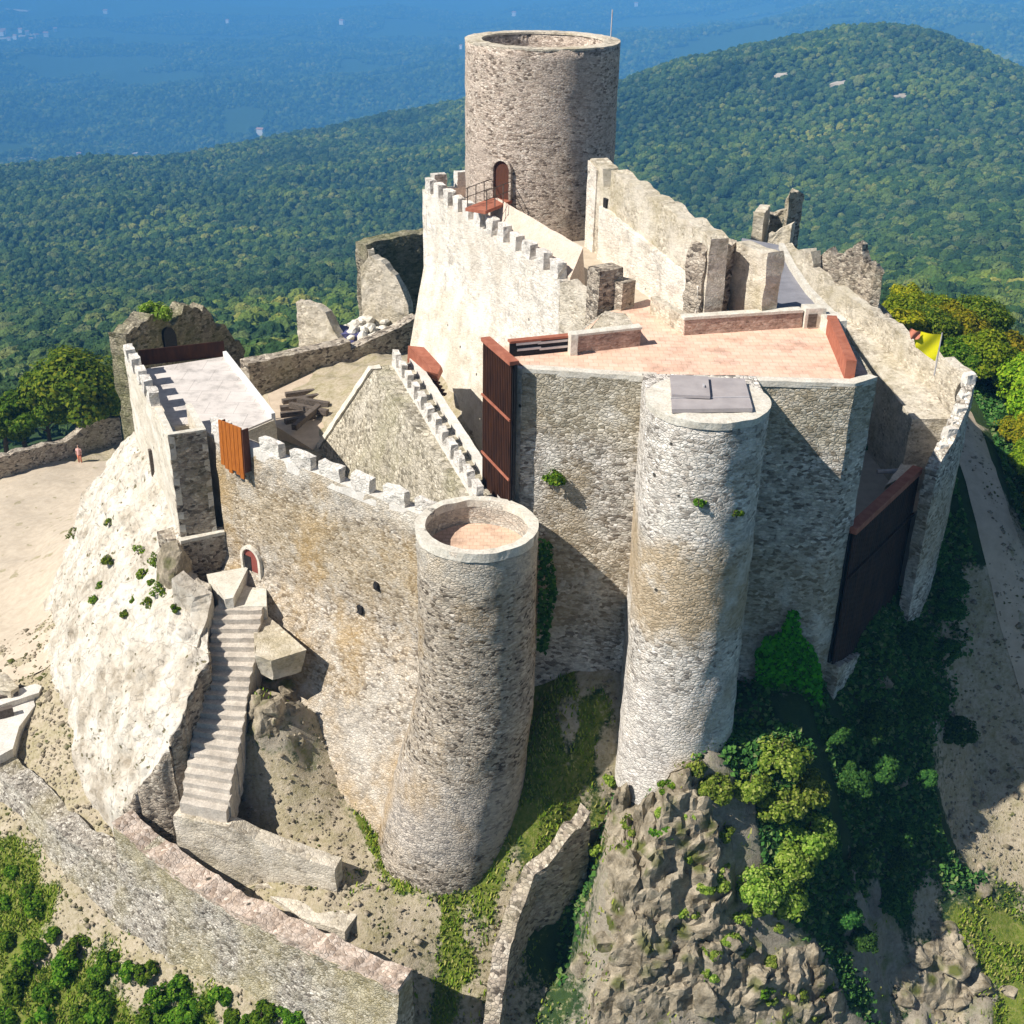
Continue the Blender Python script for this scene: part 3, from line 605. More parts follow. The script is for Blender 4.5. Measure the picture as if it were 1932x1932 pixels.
cd = bpy.data.cameras.new('camera'); cd.sensor_width = 36; cd.lens = 36 * F / 1932; cd.clip_end = 40000; cd.clip_start = .5
co = bpy.data.objects.new('camera', cd); COL.objects.link(co); S.camera = co
co.matrix_world = Matrix([list(R[0]) + [0], list(R[1]) + [0], list(R[2]) + [0], [0, 0, 0, 1]])
S.view_settings.view_transform = 'Standard'; S.view_settings.look = 'None'; S.view_settings.exposure = 0.38
cy = S.cycles; cy.max_bounces = 5; cy.diffuse_bounces = 2; cy.glossy_bounces = 2; cy.transmission_bounces = 3; cy.transparent_max_bounces = 6; cy.volume_bounces = 2
cy.use_denoising = True; cy.caustics_reflective = False; cy.caustics_refractive = False
try: cy.denoiser = 'OPENIMAGEDENOISE'; cy.denoising_input_passes = 'RGB_ALBEDO_NORMAL'
except Exception: pass
HAZE = True
if HAZE:
    bm = new(); hexa(bm, [(-17500, -17500, -900), (17500, -17500, -900), (17500, 17500, -900), (-17500, 17500, -900)], [(-17500, -17500, 12), (17500, -17500, 12), (17500, 17500, 12), (-17500, 17500, 12)])
    hm = bpy.data.materials.new('air'); hm.use_nodes = True; hm.node_tree.nodes.clear()
    ho = hm.node_tree.nodes.new('ShaderNodeOutputMaterial'); hv = hm.node_tree.nodes.new('ShaderNodeVolumePrincipled')
    hv.inputs['Color'].default_value = (.15, .50, 1.0, 1); hv.inputs['Density'].default_value = 2.1e-4; hv.inputs['Anisotropy'].default_value = -0.2
    hm.node_tree.links.new(hv.outputs[0], ho.inputs['Volume'])
    h = obj('haze', bm, hm); h['kind'] = 'stuff'
# ------------------------------------------------------------------ keep tower
KC = (1.26, 74.0); KR = 4.42; KT = -8.5
keep = thing('keep_tower', 'tall round stone keep tower with an open top at the back of the castle', 'tower', (KC[0], KC[1], -21))
bm = new(); lathe(bm, KC, [(KR + .05, -23), (KR, -20), (KR, KT), (3.55, KT), (3.55, KT - 1.25), (0, KT - 1.25)], 96, dz=.5)
rough(bm, .05, 1.0); obj('tower_wall', bm, M['keep'], keep, True)
bm = new(); lathe(bm, KC, [(KR + .0, KT - .05), (KR + .01, KT + .06), (3.5, KT + .06), (3.5, KT - .05)], 96); rough(bm, .03, 1.5); obj('coping', bm, M['beige'], keep)
bm = new(); lathe(bm, KC, [(3.6, KT - 1.2), (0, KT - 1.2)], 64, dz=1.2); obj('roof_deck', bm, M['roofwhite'], keep)
ph = min((abs(proj((KC[0] + KR * math.sin(a), KC[1] - KR * math.cos(a), -15.4))[0] - 948), a) for a in [math.radians(x * .25) for x in range(-240, 0)])[1]
n = Vector((math.sin(ph), -math.cos(ph), 0)); u = Vector((math.cos(ph), math.sin(ph), 0)); o3 = Vector((KC[0], KC[1], 0)) + n * (KR + .0)
zs = zat(o3.xy, 374); hd = zat(o3.xy, 303) - zs; o3.z = zs
bm = new(); arch(bm, o3, u, n, 1.0, hd, .06); dl = obj('door', bm, M['door'], keep)
bm = new(); arch_ring(bm, o3, u, n, 1.02, hd + .02, .13, .2); obj('door_frame', bm, M['keep'], dl)
p0 = W(1163, 78, KT); bm = new(); q = Vector((KC[0] + 3.9, KC[1] + .6, KT)); zr = zat(q.xy, 18); tube(bm, [q, (q.x + .02, q.y, zr)], .035, 6); obj('lightning_rod', bm, M['steel'], keep)
# footbridge to the tower door
fb = thing('footbridge', 'small dark steel footbridge with handrails at the door of the round keep', 'footbridge', tuple(o3))
fe = o3 + n * 3.0
bm = new(); box(bm, ((o3.x + fe.x) / 2, (o3.y + fe.y) / 2), 1.3, 3.0, zs - .2, zs - .02, math.atan2(u.y, u.x)); obj('deck', bm, M['corten_red'], fb)
for s in (-.62, .62):
    bm = new()
    for k in range(4):
        b_ = o3.lerp(fe, (k + .1) / 3.3) + u * s; tube(bm, [b_, b_ + Vector((0, 0, 1.05))], .03, 5)
    for hh in (.55, 1.05): tube(bm, [o3 + u * s + Vector((0, 0, hh)), fe + u * s + Vector((0, 0, hh))], .025, 5)
    obj('railing', bm, M['timber'], fb)
# ------------------------------------------------------------------ upper bailey
A = W(803, 335, -17); B_ = W(1058, 498, -17); C_ = W(1138, 548, -17.6)
ub = thing('battlement_wall', 'tall lime-washed battlement wall running from the terrace to beside the round keep', 'castle wall', (0, 66, -30))
PT = -17.85
bm = new(); wall(bm, [A.xy, B_.xy], .55, PT, -31, .55, 0, 1.9, -21.5); rough(bm, .06, .8); obj('wall', bm, M['limewall'], ub)
bm = new(); wall(bm, [B_.xy, C_.xy], .8, [PT, -18.05], -24, .45, .25); rough(bm, .06, 1); obj('end_wall', bm, M['beige'], ub)
bm = new(); Ab = W(893, 345, -17.4); wall(bm, [A.xy, (Ab.x, Ab.y + 1.2)], .5, PT, -30, .5); rough(bm, .05, 1); obj('back_wall', bm, M['limewall'], ub)
mx = [806, 822, 840, 858, 877, 899, 921, 943, 967, 991, 1017, 1045]
merlons(ub, A.xy, B_.xy, [online(A, B_, x + 1, -17.4) for x in mx], .95, .5, PT, -17.0, M['merlon'])
merlons(ub, A.xy, (Ab.x, Ab.y + 1.2), [.30, .78], .95, .5, PT, -16.9, M['merlon'])
# walk behind the parapet and the pale lean-to slope
I1 = W(938, 373, -16.5); I2 = W(1100, 466, -16.6)
iu = (B_ - A).normalized(); inn = Vector((-iu.y, iu.x, 0))
bm = new()
f1 = A + iu * 5.6 + inn * .6; f2 = B_ + inn * .55
hexa(bm, [(f1.x, f1.y, -19.5), (f2.x, f2.y, -19.5), (I2.x + .3, I2.y + .2, -19.5), (I1.x + .4, I1.y + .3, -19.5)], [(f1.x, f1.y, -17.95), (f2.x, f2.y, -17.75), (I2.x, I2.y, -16.62), (I1.x, I1.y, -16.5)], .5)
rough(bm, .03, 1); obj('lean_to_roof', bm, M['leanto'], ub)
bm = new(); prism(bm, [A.xy + inn.xy * .45, f1.xy + inn.xy * 1.5, (I1.x + .4, I1.y + .5), (KC[0] - 3, KC[1] - 2), (KC[0] - 3, KC[1] + 3.4), (Ab.x, Ab.y + .9)], -22, -18.55); obj('wall_walk', bm, M['terra'], ub)
# stepped dark end piers
sp_ = thing('stepped_pier', 'dark stepped stone pier at the near end of the lime-washed battlement wall', 'pier', tuple(W(1160, 590, -18.6)))
for (x0, x1, yt, dep) in ((1127, 1172, 512, 1.0), (1172, 1196, 536, .8)):
    a = W(x0, 592, -18.7); b_ = W(x1, 584, -18.7); zt = zat(a.xy, yt)
    bm = new(); wall(bm, [a.xy, b_.xy], dep, zt, -19.6, .3); rough(bm, .04, 1.5); obj('pier_block', bm, M['ruin'], sp_)
# courtyard wall right of the keep
D1 = W(1113, 297, -14.0); D2 = W(1342, 447, -14.4)
cw = thing('courtyard_wall', 'pale rubble wall stepping down from the right side of the round keep', 'castle wall', (7, 62, -20))
tn = [online(D1, D2, x, -14.2) for x in (1113, 1138, 1141, 1151, 1154)]
pl = [D1.lerp(D2, t_) for t_ in tn] + [D1.lerp(D2, .5), D2]
zt = [-14.0, -14.25, -15.1, -15.1, -14.05, -14.2, -14.45]
bm = new(); wall(bm, [p_.xy for p_ in pl], .9, zt, -20.5, .4, .22, jf=1.3); rough(bm, .07, 1.1); obj('wall', bm, M['beige'], cw)
du = (D2 - D1).normalized(); dn_ = Vector((-du.y, du.x, 0))
pa = D1.lerp(D2, .16) - dn_ * .28; pb = D2 - dn_ * .28 - du * .3
bm = new(); wall(bm, [pa.xy, pb.xy], .3, [zat(pa.xy, 388), zat(pb.xy, 540)], -20.5, .45, .05); rough(bm, .05, 1); obj('plinth', bm, M['limewall'], cw)
pw = D1 - dn_ * .1; bm = new(); hexa(bm, [pw + Vector((0, 0, -6.5)), D1.lerp(D2, .085) - dn_ * .1 + Vector((0, 0, -6.5)), D1.lerp(D2, .085) + Vector((0, 0, -6.5)), D1 + Vector((0, 0, -6.5))], [pw + Vector((0, 0, -.15)), D1.lerp(D2, .085) - dn_ * .1 + Vector((0, 0, -.4)), D1.lerp(D2, .085) + Vector((0, 0, -.4)), D1 + Vector((0, 0, -.15))], .4); rough(bm, .03, 1.4); obj('pilaster', bm, M['limewall'], cw)
q = D1.lerp(D2, online(D1, D2, 1146, -15.5)); bm = new(); box(bm, (q.x - dn_.x * .0, q.y - dn_.y * .0), .42, .3, -16.9, -15.6, math.atan2(du.y, du.x)); obj('slit_window', bm, M['black'], cw)
q = D1.lerp(D2, online(D1, D2, 1316, -17)) - dn_ * .22; bm = new(); box(bm, (q.x, q.y), .65, .35, zat(q.xy, 538), zat(q.xy, 487), math.atan2(du.y, du.x)); obj('doorway', bm, M['black'], cw)
cr_ = thing('ruined_cross_wall', 'ragged ruined wall end, dark on its near face, where the courtyard wall meets the slate walk', 'ruined wall', (10, 55, -19))
E1 = W(1334, 446, -14.4); E2 = W(1388, 456, -15.1); E3 = W(1450, 474, -14.9)
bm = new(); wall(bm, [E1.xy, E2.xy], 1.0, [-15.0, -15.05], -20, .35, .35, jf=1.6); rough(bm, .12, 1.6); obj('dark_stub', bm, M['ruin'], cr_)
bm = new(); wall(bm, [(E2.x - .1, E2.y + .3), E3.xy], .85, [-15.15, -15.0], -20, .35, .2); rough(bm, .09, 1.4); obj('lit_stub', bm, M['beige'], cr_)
# slate walk along the east side
sw = thing('slate_walk', 'smooth grey walkway in shadow running beside the ruined courtyard wall', 'walkway', (14, 62, -19))
k = [W(x, y, -18.6) for x, y in ((1400, 449), (1470, 462), (1492, 505), (1520, 545), (1560, 590), (1430, 600), (1380, 540))]
bm = new(); prism(bm, [p_.xy for p_ in k], -22, -18.6); obj('deck', bm, M['slate'], sw)
k = [W(x, y, -18.35) for x, y in ((1470, 460), (1492, 503), (1520, 544), (1566, 592))]
bm = new(); wall(bm, [p_.xy for p_ in k], .28, -18.3, -24, .5); rough(bm, .03, 1.2); obj('kerb', bm, M['coping'], sw)
# upper court floor
bm = new(); prism(bm, [A.xy + V2((1, -2)), W(1135, 585, -19).xy, W(1300, 598, -19).xy, W(1430, 590, -19).xy, W(1420, 500, -19).xy, (KC[0] + 3, KC[1]), (KC[0] - 3, KC[1])], -24, -19.0)
o = obj('courtyard_floor', bm, M['dirt']); o['kind'] = 'structure'
# ------------------------------------------------------------------ main building with the terracotta terrace
TF = -18.6
mb = thing('terrace_building', 'square stone building topped by a pink terracotta terrace, between the two front bastions', 'castle building', (7, 50, -34))
p0, p1, p2, p3 = (0.31, 48.07), (5.59, 47.40), (14.05, 47.05), (15.16, 47.84)
poly = [p0, p1, p2, p3, W(1602, 640, TF).xy, W(1566, 596, TF).xy, W(1300, 596, TF).xy, W(1232, 560, TF).xy, W(1136, 590, TF).xy, W(1070, 640, TF).xy, (-1.0, 50.9), (-.95, 50.2), (.2, 48.4)]
bm = new(); prism(bm, poly, -37.5, TF - .02, .55); rough(bm, .05, 1.0); obj('wall', bm, M['grey'], mb)
c_ = sum((V2(p_) for p_ in poly), Vector((0, 0))) / len(poly)
bm = new(); prism(bm, [V2(p_) + (c_ - V2(p_)).normalized() * .25 for p_ in poly], TF - .3, TF + .05); obj('terrace_floor', bm, M['terra'], mb)
for nm_, a, b_ in (('coping', p0, p1), ('coping', p1, (5.9, 47.38)), ('coping', (9.7, 47.2), p2), ('coping', p2, p3)):
    bm = new(); wall(bm, [a, b_], .5, TF + .14, TF - .12, .4); rough(bm, .025, 1.6); obj(nm_, bm, M['coping'], mb)
bm = new(); wall(bm, [(-.12, 48.35), p0], .25, TF + .12, -31, .4); rough(bm, .03, 1.5); obj('quoin', bm, M['limewall'], mb)
# parapets
a, b_ = W(1083, 670, TF), W(1207, 655, TF); pt_ = [V2(a), V2(b_), W(1178, 583, -17.7).xy, W(1140, 579, -17.7).xy]
bm = new(); prism(bm, [a.xy, b_.xy, (b_.x - .1, b_.y + .45), (a.x - .05, a.y + .45)], TF, -17.75, .35); rough(bm, .03, 1.6); pp = obj('parapet', bm, M['parbrick'], mb)
bm = new(); prism(bm, [(a.x - .05, a.y - .04), (b_.x + .05, b_.y - .04), (b_.x - .05, b_.y + .48), (a.x - .08, a.y + .48)], -17.76, -17.66); obj('capping', bm, M['coping'], pp)
bm = new(); prism(bm, [(b_.x - .35, b_.y + .3), (b_.x + .02, b_.y + .3), W(1180, 592, -18.0).xy, W(1142, 586, -18.0).xy, (a.x + .6, a.y + 1.2), (a.x + .5, a.y + .45)], TF, -18.0, .35); rough(bm, .04, 1.4); obj('parapet_block', bm, M['beige'], mb)
a = W(1080, 671, TF); bm = new(); box(bm, (a.x, a.y + .12), .32, .55, TF, -17.6, .2, .25); rough(bm, .02, 2); obj('corner_post', bm, M['coping'], mb)
a, b_ = W(1290, 635, TF), W(1511, 620, TF)
bm = new(); wall(bm, [a.xy, b_.xy], .38, -17.8, TF - .1, .35); rough(bm, .03, 1.6); pp = obj('parapet', bm, M['parbrick'], mb)
bm = new(); wall(bm, [(a.x - .05, a.y - .05), (b_.x, b_.y - .05)], .5, -17.68, -17.81, .4); rough(bm, .015, 2); obj('capping', bm, M['coping'], pp)
e = W(1228, 560, -17.7); bm = new(); wall(bm, [e.xy, (a.x - .02, a.y + .1)], .36, -17.7, TF - .3, .35); rough(bm, .03, 1.6); obj('side_parapet', bm, M['beige'], mb)
pr_ = W(1530, 622, TF); bm = new(); box(bm, (pr_.x + .1, pr_.y + .4), 1.0, .7, TF, -17.6, .15, .3); rough(bm, .03, 1.5); pier = obj('pier', bm, M['coping'], mb)
bm = new(); box(bm, (pr_.x, pr_.y + .03), .42, .1, TF + .12, -17.85, .15); obj('hatch', bm, M['timber'], pier)
bm = new(); box(bm, (pr_.x + .9, pr_.y - .1), .9, 1.2, TF, -17.9, .15, .3); rough(bm, .05, 1.5); obj('rough_block', bm, M['coping'], mb)
a, b_ = W(1556, 628, TF), W(1592, 716, TF)
bm = new(); wall(bm, [a.xy, b_.xy], .42, [-17.75, -17.75], TF - .2, .5); obj('steel_parapet', bm, M['corten_red'], mb)
# louvre railing at the back left
a, b_ = W(962, 676, TF), W(1078, 664, TF); u2 = (b_ - a).normalized()
bm = new(); wall(bm, [a.xy, b_.xy], .1, -17.85, TF - .1, .6); rl = obj('railing', bm, M['black'], mb)
for f0, f1, hh in ((.1, .5, .62), (.45, .97, .58), (.12, .5, .36), (.48, .97, .30)):
    s_, e_ = a.lerp(b_, f0), a.lerp(b_, f1); bm = new(); wall(bm, [(s_.x, s_.y - .07), (e_.x, e_.y - .07)], .06, TF + hh + .05, TF + hh - .05, .8); obj('rail_bar', bm, M['white'], rl)
bm = new(); wall(bm, [(a.x, a.y - .12), (b_.x, b_.y - .12)], .34, -17.8, -17.9, .8); obj('top_rail', bm, M['corten_red'], rl)
# rust steel screen on the left side
ca, cb = V2((-1.38, 50.45)), V2((-.10, 47.5)); cu = (cb - ca).normalized(); cn = Vector((-cu.y, cu.x))
scr = thing('steel_screen', 'tall dark rust-brown steel slat screen on the left side of the terrace building', 'screen', (ca.x, ca.y, -26))
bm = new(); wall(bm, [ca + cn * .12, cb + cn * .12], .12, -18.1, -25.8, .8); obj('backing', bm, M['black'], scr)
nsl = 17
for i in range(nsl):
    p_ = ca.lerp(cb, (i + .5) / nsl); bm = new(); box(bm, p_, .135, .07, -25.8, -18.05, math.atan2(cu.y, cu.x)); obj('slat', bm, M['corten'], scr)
for z in (-20.6, -23.4):
    bm = new(); wall(bm, [ca - cn * .1, cb - cn * .1], .06, z + .05, z - .05, .8); obj('cross_rail', bm, M['corten_red'], scr)
bm = new(); wall(bm, [ca - cn * .12, cb - cn * .12], .42, -17.95, -18.12, .8); obj('top_cap', bm, M['corten_red'], scr)
# ------------------------------------------------------------------ right bastion
RC = (7.67, 44.85); RT = -18.4
rb = thing('round_bastion', 'tall pale half-round bastion with a grey metal hatch on top, right of centre', 'bastion', (*RC, -35))
bm = new(); lathe(bm, RC, [(2.62, -37.5), (2.55, -34.5), (2.44, -30), (2.4, RT), (0, RT)], 80, dz=.45); rough(bm, .07, 1.1); obj('bastion_wall', bm, M['white_rubble'], rb, True)
bm = new(); prism(bm, [(RC[0] - 2.36, RC[1] + .2), (RC[0] + 2.36, RC[1] + .2), (RC[0] + 2.36, 47.6), (RC[0] - 2.36, 47.6)], -37, RT - .01, .6); rough(bm, .05, 1); obj('neck', bm, M['white_rubble'], rb)
bm = new(); lathe(bm, RC, [(2.44, RT - .25), (2.46, RT + .06), (1.9, RT + .08), (0, RT + .05)], 72); rough(bm, .04, 1.6); obj('coping', bm, M['coping'], rb)
def slab(bm, px, z, th, dz=0):
    k = [W(x, y, z) for x, y in px]; prism(bm, [p_.xy for p_ in k], z - th, z)
rh = thing('roof_hatch', 'pair of overlapping grey metal hatch covers on the round bastion roof', 'hatch', tuple(W(1338, 745, -18.2)))
bm = new(); slab(bm, ((1265, 709), (1405, 714), (1420, 770), (1268, 772)), -18.14, .16); obj('large_cover', bm, M['zinc'], rh)
bm = new(); slab(bm, ((1264, 707), (1336, 710), (1340, 747), (1268, 744)), -17.98, .12); sc_ = obj('small_cover', bm, M['zinc'], rh)
q = W(1328, 726, -17.9); bm = new(); box(bm, (q.x, q.y), .06, .26, -17.99, -17.9); obj('handle', bm, M['steel'], sc_)
bm = new(); k = [W(1266, 752, -18.13), W(1414, 750, -18.13)]; wall(bm, [p_.xy for p_ in k], .05, -18.1, -18.2, 1.0); obj('seam', bm, M['steel'], rh)
# ------------------------------------------------------------------ left bastion
LC = (-1.47, 45.4); LT = -24.5
lb = thing('open_bastion', 'round tan stone bastion with a hollow open top and flared foot, front centre', 'bastion', (*LC, -43))
bm = new(); lathe(bm, LC, [(3.6, -46), (3.5, -42.5), (3.35, -40.5), (3.1, -38), (2.82, -35.5), (2.6, -32), (2.58, LT), (2.22, LT), (2.2, LT - 1.2), (0, LT - 1.2)], 84, dz=.45); rough(bm, .075, 1.1)
for v in bm.verts:
    s_ = max(0, -33 - v.co.z) / 9.5; v.co.x -= 1.5 * s_; v.co.y += .15 * s_
obj('bastion_wall', bm, M['tan2'], lb, True)
bm = new(); lathe(bm, LC, [(2.62, LT - .35), (2.61, LT + .05), (2.2, LT + .05), (2.2, LT - .3)], 84, dz=.3); rough(bm, .04, 1.7); obj('rim', bm, M['coping'], lb)
bm = new(); lathe(bm, (LC[0], LC[1]), [(2.19, LT - 1.12), (0, LT - 1.12)], 48, dz=1); obj('deck', bm, M['salmon'], lb)
bm = new(); prism(bm, [(LC[0] - 2.3, LC[1] + .8), (LC[0] + 2.5, LC[1] + .8), (.3, 48.3), (-1.0, 50.2), (LC[0] - 2.3, 49.0)], -37, -25.75, .7); rough(bm, .04, 1); obj('rear_wall', bm, M['tan'], lb)
# ------------------------------------------------------------------ front curtain wall
G1 = W(400, 788, -24.5); G2 = W(822, 951, -24.5)
G1 = Vector((G1.x, G1.y, 0)); G2 = Vector((G2.x, G2.y, 0))
ct = thing('front_curtain_wall', 'tan and ochre stone curtain wall with white merlons between the gatehouse and the hollow bastion', 'castle wall', (-9, 51, -40))
CT = -25.35
bm = new(); wall(bm, [G1.xy, G2.xy], .65, CT, [-40, -45], .5, .0, 4.6, -32.5); rough(bm, .075, .9); obj('wall', bm, M['tan'], ct)
bm = new(); wall(bm, [G1.xy, G2.xy], .5, CT + .03, CT - .5, .5); rough(bm, .03, 1.5); obj('parapet', bm, M['plaster'], ct)
gx = [412, 508, 565, 622, 680, 742, 803]
merlons(ct, G1.xy, G2.xy, [online(G1, G2, x, -24.9) for x in gx], 1.3, .38, CT, -24.6, M['merlon'])
gu = (G2 - G1).normalized(); gn = Vector((-gu.y, gu.x, 0))
bm = new(); hexa(bm, [G1 + gn * .6 + Vector((0, 0, -32)), G2 + gn * .6 + Vector((0, 0, -32)), G2 + gn * 1.6 + Vector((0, 0, -32)), G1 + gn * 1.6 + Vector((0, 0, -32))], [G1 + gn * .6 + Vector((0, 0, -26.5)), G2 + gn * .6 + Vector((0, 0, -26.5)), G2 + gn * 1.6 + Vector((0, 0, -26.5)), G1 + gn * 1.6 + Vector((0, 0, -26.5))]); obj('wall_walk', bm, M['slate'], ct)
td = online(G1, G2, 480, -33); q = G1.lerp(G2, td); zd = zat(q.xy, 1106); o3 = Vector((q.x, q.y, zd)); hd = zat(q.xy, 1035) - zd
bm = new(); arch(bm, o3, gu, -gn, 1.15, hd, .07); dl = obj('door', bm, M['doorred'], ct)
bm = new(); q5 = o3 - gu * .3; box(bm, (q5.x - gn.x * .06, q5.y - gn.y * .06), .5, .06, zd, zd + hd * .78, math.atan2(gu.y, gu.x)); obj('door_shadow', bm, M['black'], dl)  # black box standing in for the shadow over the door's left half
bm = new(); arch_ring(bm, o3, gu, -gn, 1.17, hd + .02, .17, .2); obj('door_frame', bm, M['coping'], dl)
for (px, py) in ((682, 1150), (715, 1105)):
    q = G1.lerp(G2, online(G1, G2, px, -33)); z = zat(q.xy, py); bm = new(); box(bm, (q.x, q.y), .34, .2, z - .22, z + .22, math.atan2(gu.y, gu.x), .12); rough(bm, .09, 3.1); obj('putlog_hole', bm, M['black'], ct)
# wooden hoarding hung on the battlements
h0, h1 = G1.lerp(G2, online(G1, G2, 426, -25)), G1.lerp(G2, online(G1, G2, 469, -25))
ho_ = thing('wooden_hoarding', 'bright orange plank hoarding hung over the battlements of the front curtain wall', 'hoarding', (h0.x, h0.y, -27))
for i in range(6):
    a, b_ = h0.lerp(h1, i / 6 + .008), h0.lerp(h1, (i + 1) / 6 - .008); lowz = -26.6 - .12 * (i % 3) - .02 * i
    bm = new(); hexa(bm, [a - gn * .5 + Vector((0, 0, lowz)), b_ - gn * .5 + Vector((0, 0, lowz)), b_ - gn * .42 + Vector((0, 0, lowz)), a - gn * .42 + Vector((0, 0, lowz))], [a - gn * .42 + Vector((0, 0, -24.2)), b_ - gn * .42 + Vector((0, 0, -24.2)), b_ - gn * .34 + Vector((0, 0, -24.2)), a - gn * .34 + Vector((0, 0, -24.2))])
    obj('plank', bm, M['orange'], ho_)
for i in (0, 1):
    e_ = (h0, h1)[i]; bm = new(); hexa(bm, [e_ - gn * .45 + Vector((0, 0, -26.6)), e_ - gn * .45 + gu * .06 + Vector((0, 0, -26.6)), e_ + gu * .06 + Vector((0, 0, -26.6)), e_ + Vector((0, 0, -26.6))], [e_ - gn * .38 + Vector((0, 0, -24.3)), e_ - gn * .38 + gu * .06 + Vector((0, 0, -24.3)), e_ + gu * .06 + Vector((0, 0, -24.3)), e_ + Vector((0, 0, -24.3))]); obj('side_board', bm, M['door'], ho_)
# ------------------------------------------------------------------ gatehouse on the left
TZ0 = -25.2; A1 = W(317, 823, TZ0).xy; A2 = W(389, 812, TZ0).xy; A0 = W(232, 652, -24.7).xy
RF = -26.3
BR = W(520, 790, RF).xy; BK = W(428, 672, RF).xy; BL = W(258, 690, RF).xy
gh = thing('gatehouse', 'lime-washed gatehouse with a white flat roof terrace and merlons on its outer edge', 'castle building', (-17, 60, -36))
uu = (A2 - A1).normalized(); un = V2((-uu.y, uu.x)); tw = (A2 - A1).length
bm = new(); prism(bm, [A1 + un * 3.5 + uu * .05, A2 + un * 3.5 - uu * .05, G1.xy + V2((0, 1.0)), BR, BK, A0], -36, RF - .02, .6); rough(bm, .06, .9); obj('wall', bm, M['limewall'], gh)
c_ = (V2(A1) + V2(BR) + V2(BK) + V2(A0)) / 4
bm = new(); prism(bm, [V2(p_) + (c_ - V2(p_)).normalized() * .12 for p_ in (A1 + un * 3.5, A2 + un * 3.5, G1.xy + V2((0, 1.0)), BR, BK, A0)], RF - .3, RF + .04); obj('roof_terrace', bm, M['roofwhite'], gh)
bm = new(); wall(bm, [A0, A1], .55, -25.4, RF - .2, .4); rough(bm, .04, 1.3); obj('parapet', bm, M['limewall'], gh)
merlons(gh, A0, A1, [.05, .19, .33, .47, .60], 1.0, .5, -25.4, -24.6, M['merlon'])
bm = new(); wall(bm, [BR, BK], .22, RF + .34, RF - .3, .6); obj('kerb', bm, M['white'], gh)
bm = new(); wall(bm, [V2(BL) + V2((.2, 0)), V2(BK) + V2((-.1, 0))], .08, RF + .95, RF, .8); obj('steel_railing', bm, M['corten'], gh)
# corner turret, hollow
tu = thing('corner_turret', 'hollow square turret with a dark stone front at the near corner of the gatehouse', 'turret', (A1.x, A1.y, -31))
uu = (A2 - A1).normalized(); un = V2((-uu.y, uu.x)); tw = (A2 - A1).length
D_ = 3.7
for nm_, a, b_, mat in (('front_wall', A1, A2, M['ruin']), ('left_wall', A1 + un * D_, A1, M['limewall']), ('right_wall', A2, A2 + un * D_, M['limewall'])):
    bm = new(); wall(bm, [a, b_], .3 if nm_ != 'right_wall' else .28, TZ0, -31.8, .4); rough(bm, .03, 1.5); wl = obj(nm_, bm, mat, tu)
    bm = new(); wall(bm, [a, b_], .33, TZ0 + .06, TZ0 - .07, .4); rough(bm, .015, 2); obj('coping', bm, M['coping'], wl)
bm = new(); prism(bm, [A1 + un * .25 + uu * .25, A2 + un * .25 - uu * .25, A2 + un * D_ - uu * .25, A1 + un * D_ + uu * .25], -31.4, -28.4); obj('turret_floor', bm, M['ruin'], tu)
lg = V2(A1) - un * .35 - uu * .1; lg2 = V2(A2) - un * .2 + uu * .35; LZ = zat(lg, 1022)
bm = new(); wall(bm, [lg + V2((-1.5, 1.1)), lg + V2((-.5, .1)), lg, lg2], 1.0, LZ - .08, -35, .35); rough(bm, .06, 1.3); lw = obj('lower_wall', bm, M['ruin'], tu)
bm = new(); wall(bm, [lg - un * .06, lg2 - un * .06], .6, LZ + .06, LZ - .12, .3); rough(bm, .04, 1.6); obj('ledge', bm, M['coping'], tu)
q = V2(A0).lerp(V2(A1), online((A0.x, A0.y), (A1.x, A1.y), 279, -28)); lu = (V2(A1) - V2(A0)).normalized()
bm = new(); box(bm, q, .28, .2, zat(q, 905), zat(q, 848), math.atan2(lu.y, lu.x)); obj('arrow_slit', bm, M['timber'], gh)
# ------------------------------------------------------------------ whitened rock slope under the gatehouse
def cat(a, b, c, d, t): return .5 * ((2 * b) + (c - a) * t + (2 * a - 5 * b + 4 * c - d) * t * t + (3 * b - a - 3 * c + d) * t ** 3)
def surf(G, n):
    def row(P, n):
        out = []
        for k in range(len(P) - 1):
            a = P[max(k - 1, 0)]; d = P[min(k + 2, len(P) - 1)]
            for i in range(n): out.append(cat(a, P[k], P[k + 1], d, i / n))
        return out + [P[-1]]
    cols = [row([Vector(p) for p in c], n) for c in G]
    return [row([c[j] for c in cols], n) for j in range(len(cols[0]))]
SL = [[(-21.6, 68.5, -29.4), (-25.6, 69.6, -33.4), (-28.8, 71, -38), (-31.5, 72.5, -46)],
      [(-20.2, 63.3, -29.6), tuple(W(205, 930, -33.2)), tuple(W(150, 1010, -37.5)), tuple(W(86, 1130, -44))],
      [(-17.9, 57.9, -30.4), tuple(W(215, 1100, -34.9)), tuple(W(128, 1200, -39)), tuple(W(80, 1300, -44.6))],
      [(-17.0, 54.8, -31.6), tuple(W(300, 1150, -33.4)), tuple(W(205, 1330, -38.0)), tuple(W(120, 1450, -43.6))],
      [(-15.7, 53.9, -32.8), tuple(W(388, 1235, -33.9)), tuple(W(320, 1398, -36.5)), tuple(W(230, 1528, -40.7))]]
rows = surf(SL, 34)
rows = [[p_ + noise.noise_vector(p_ * .55) * .3 + noise.noise_vector(p_ * 1.3) * .2 + noise.noise_vector(p_ * 3.1) * .08 + Vector((-.3, -.3, .4)) * .22 * (noise.cell(p_ * .8 + noise.noise_vector(p_ * .9)) - .5) for p_ in r_] for r_ in rows]
bm = new(); nr, nc = len(rows), len(rows[0])
vs = [[bm.verts.new(p_) for p_ in r_] for r_ in rows]
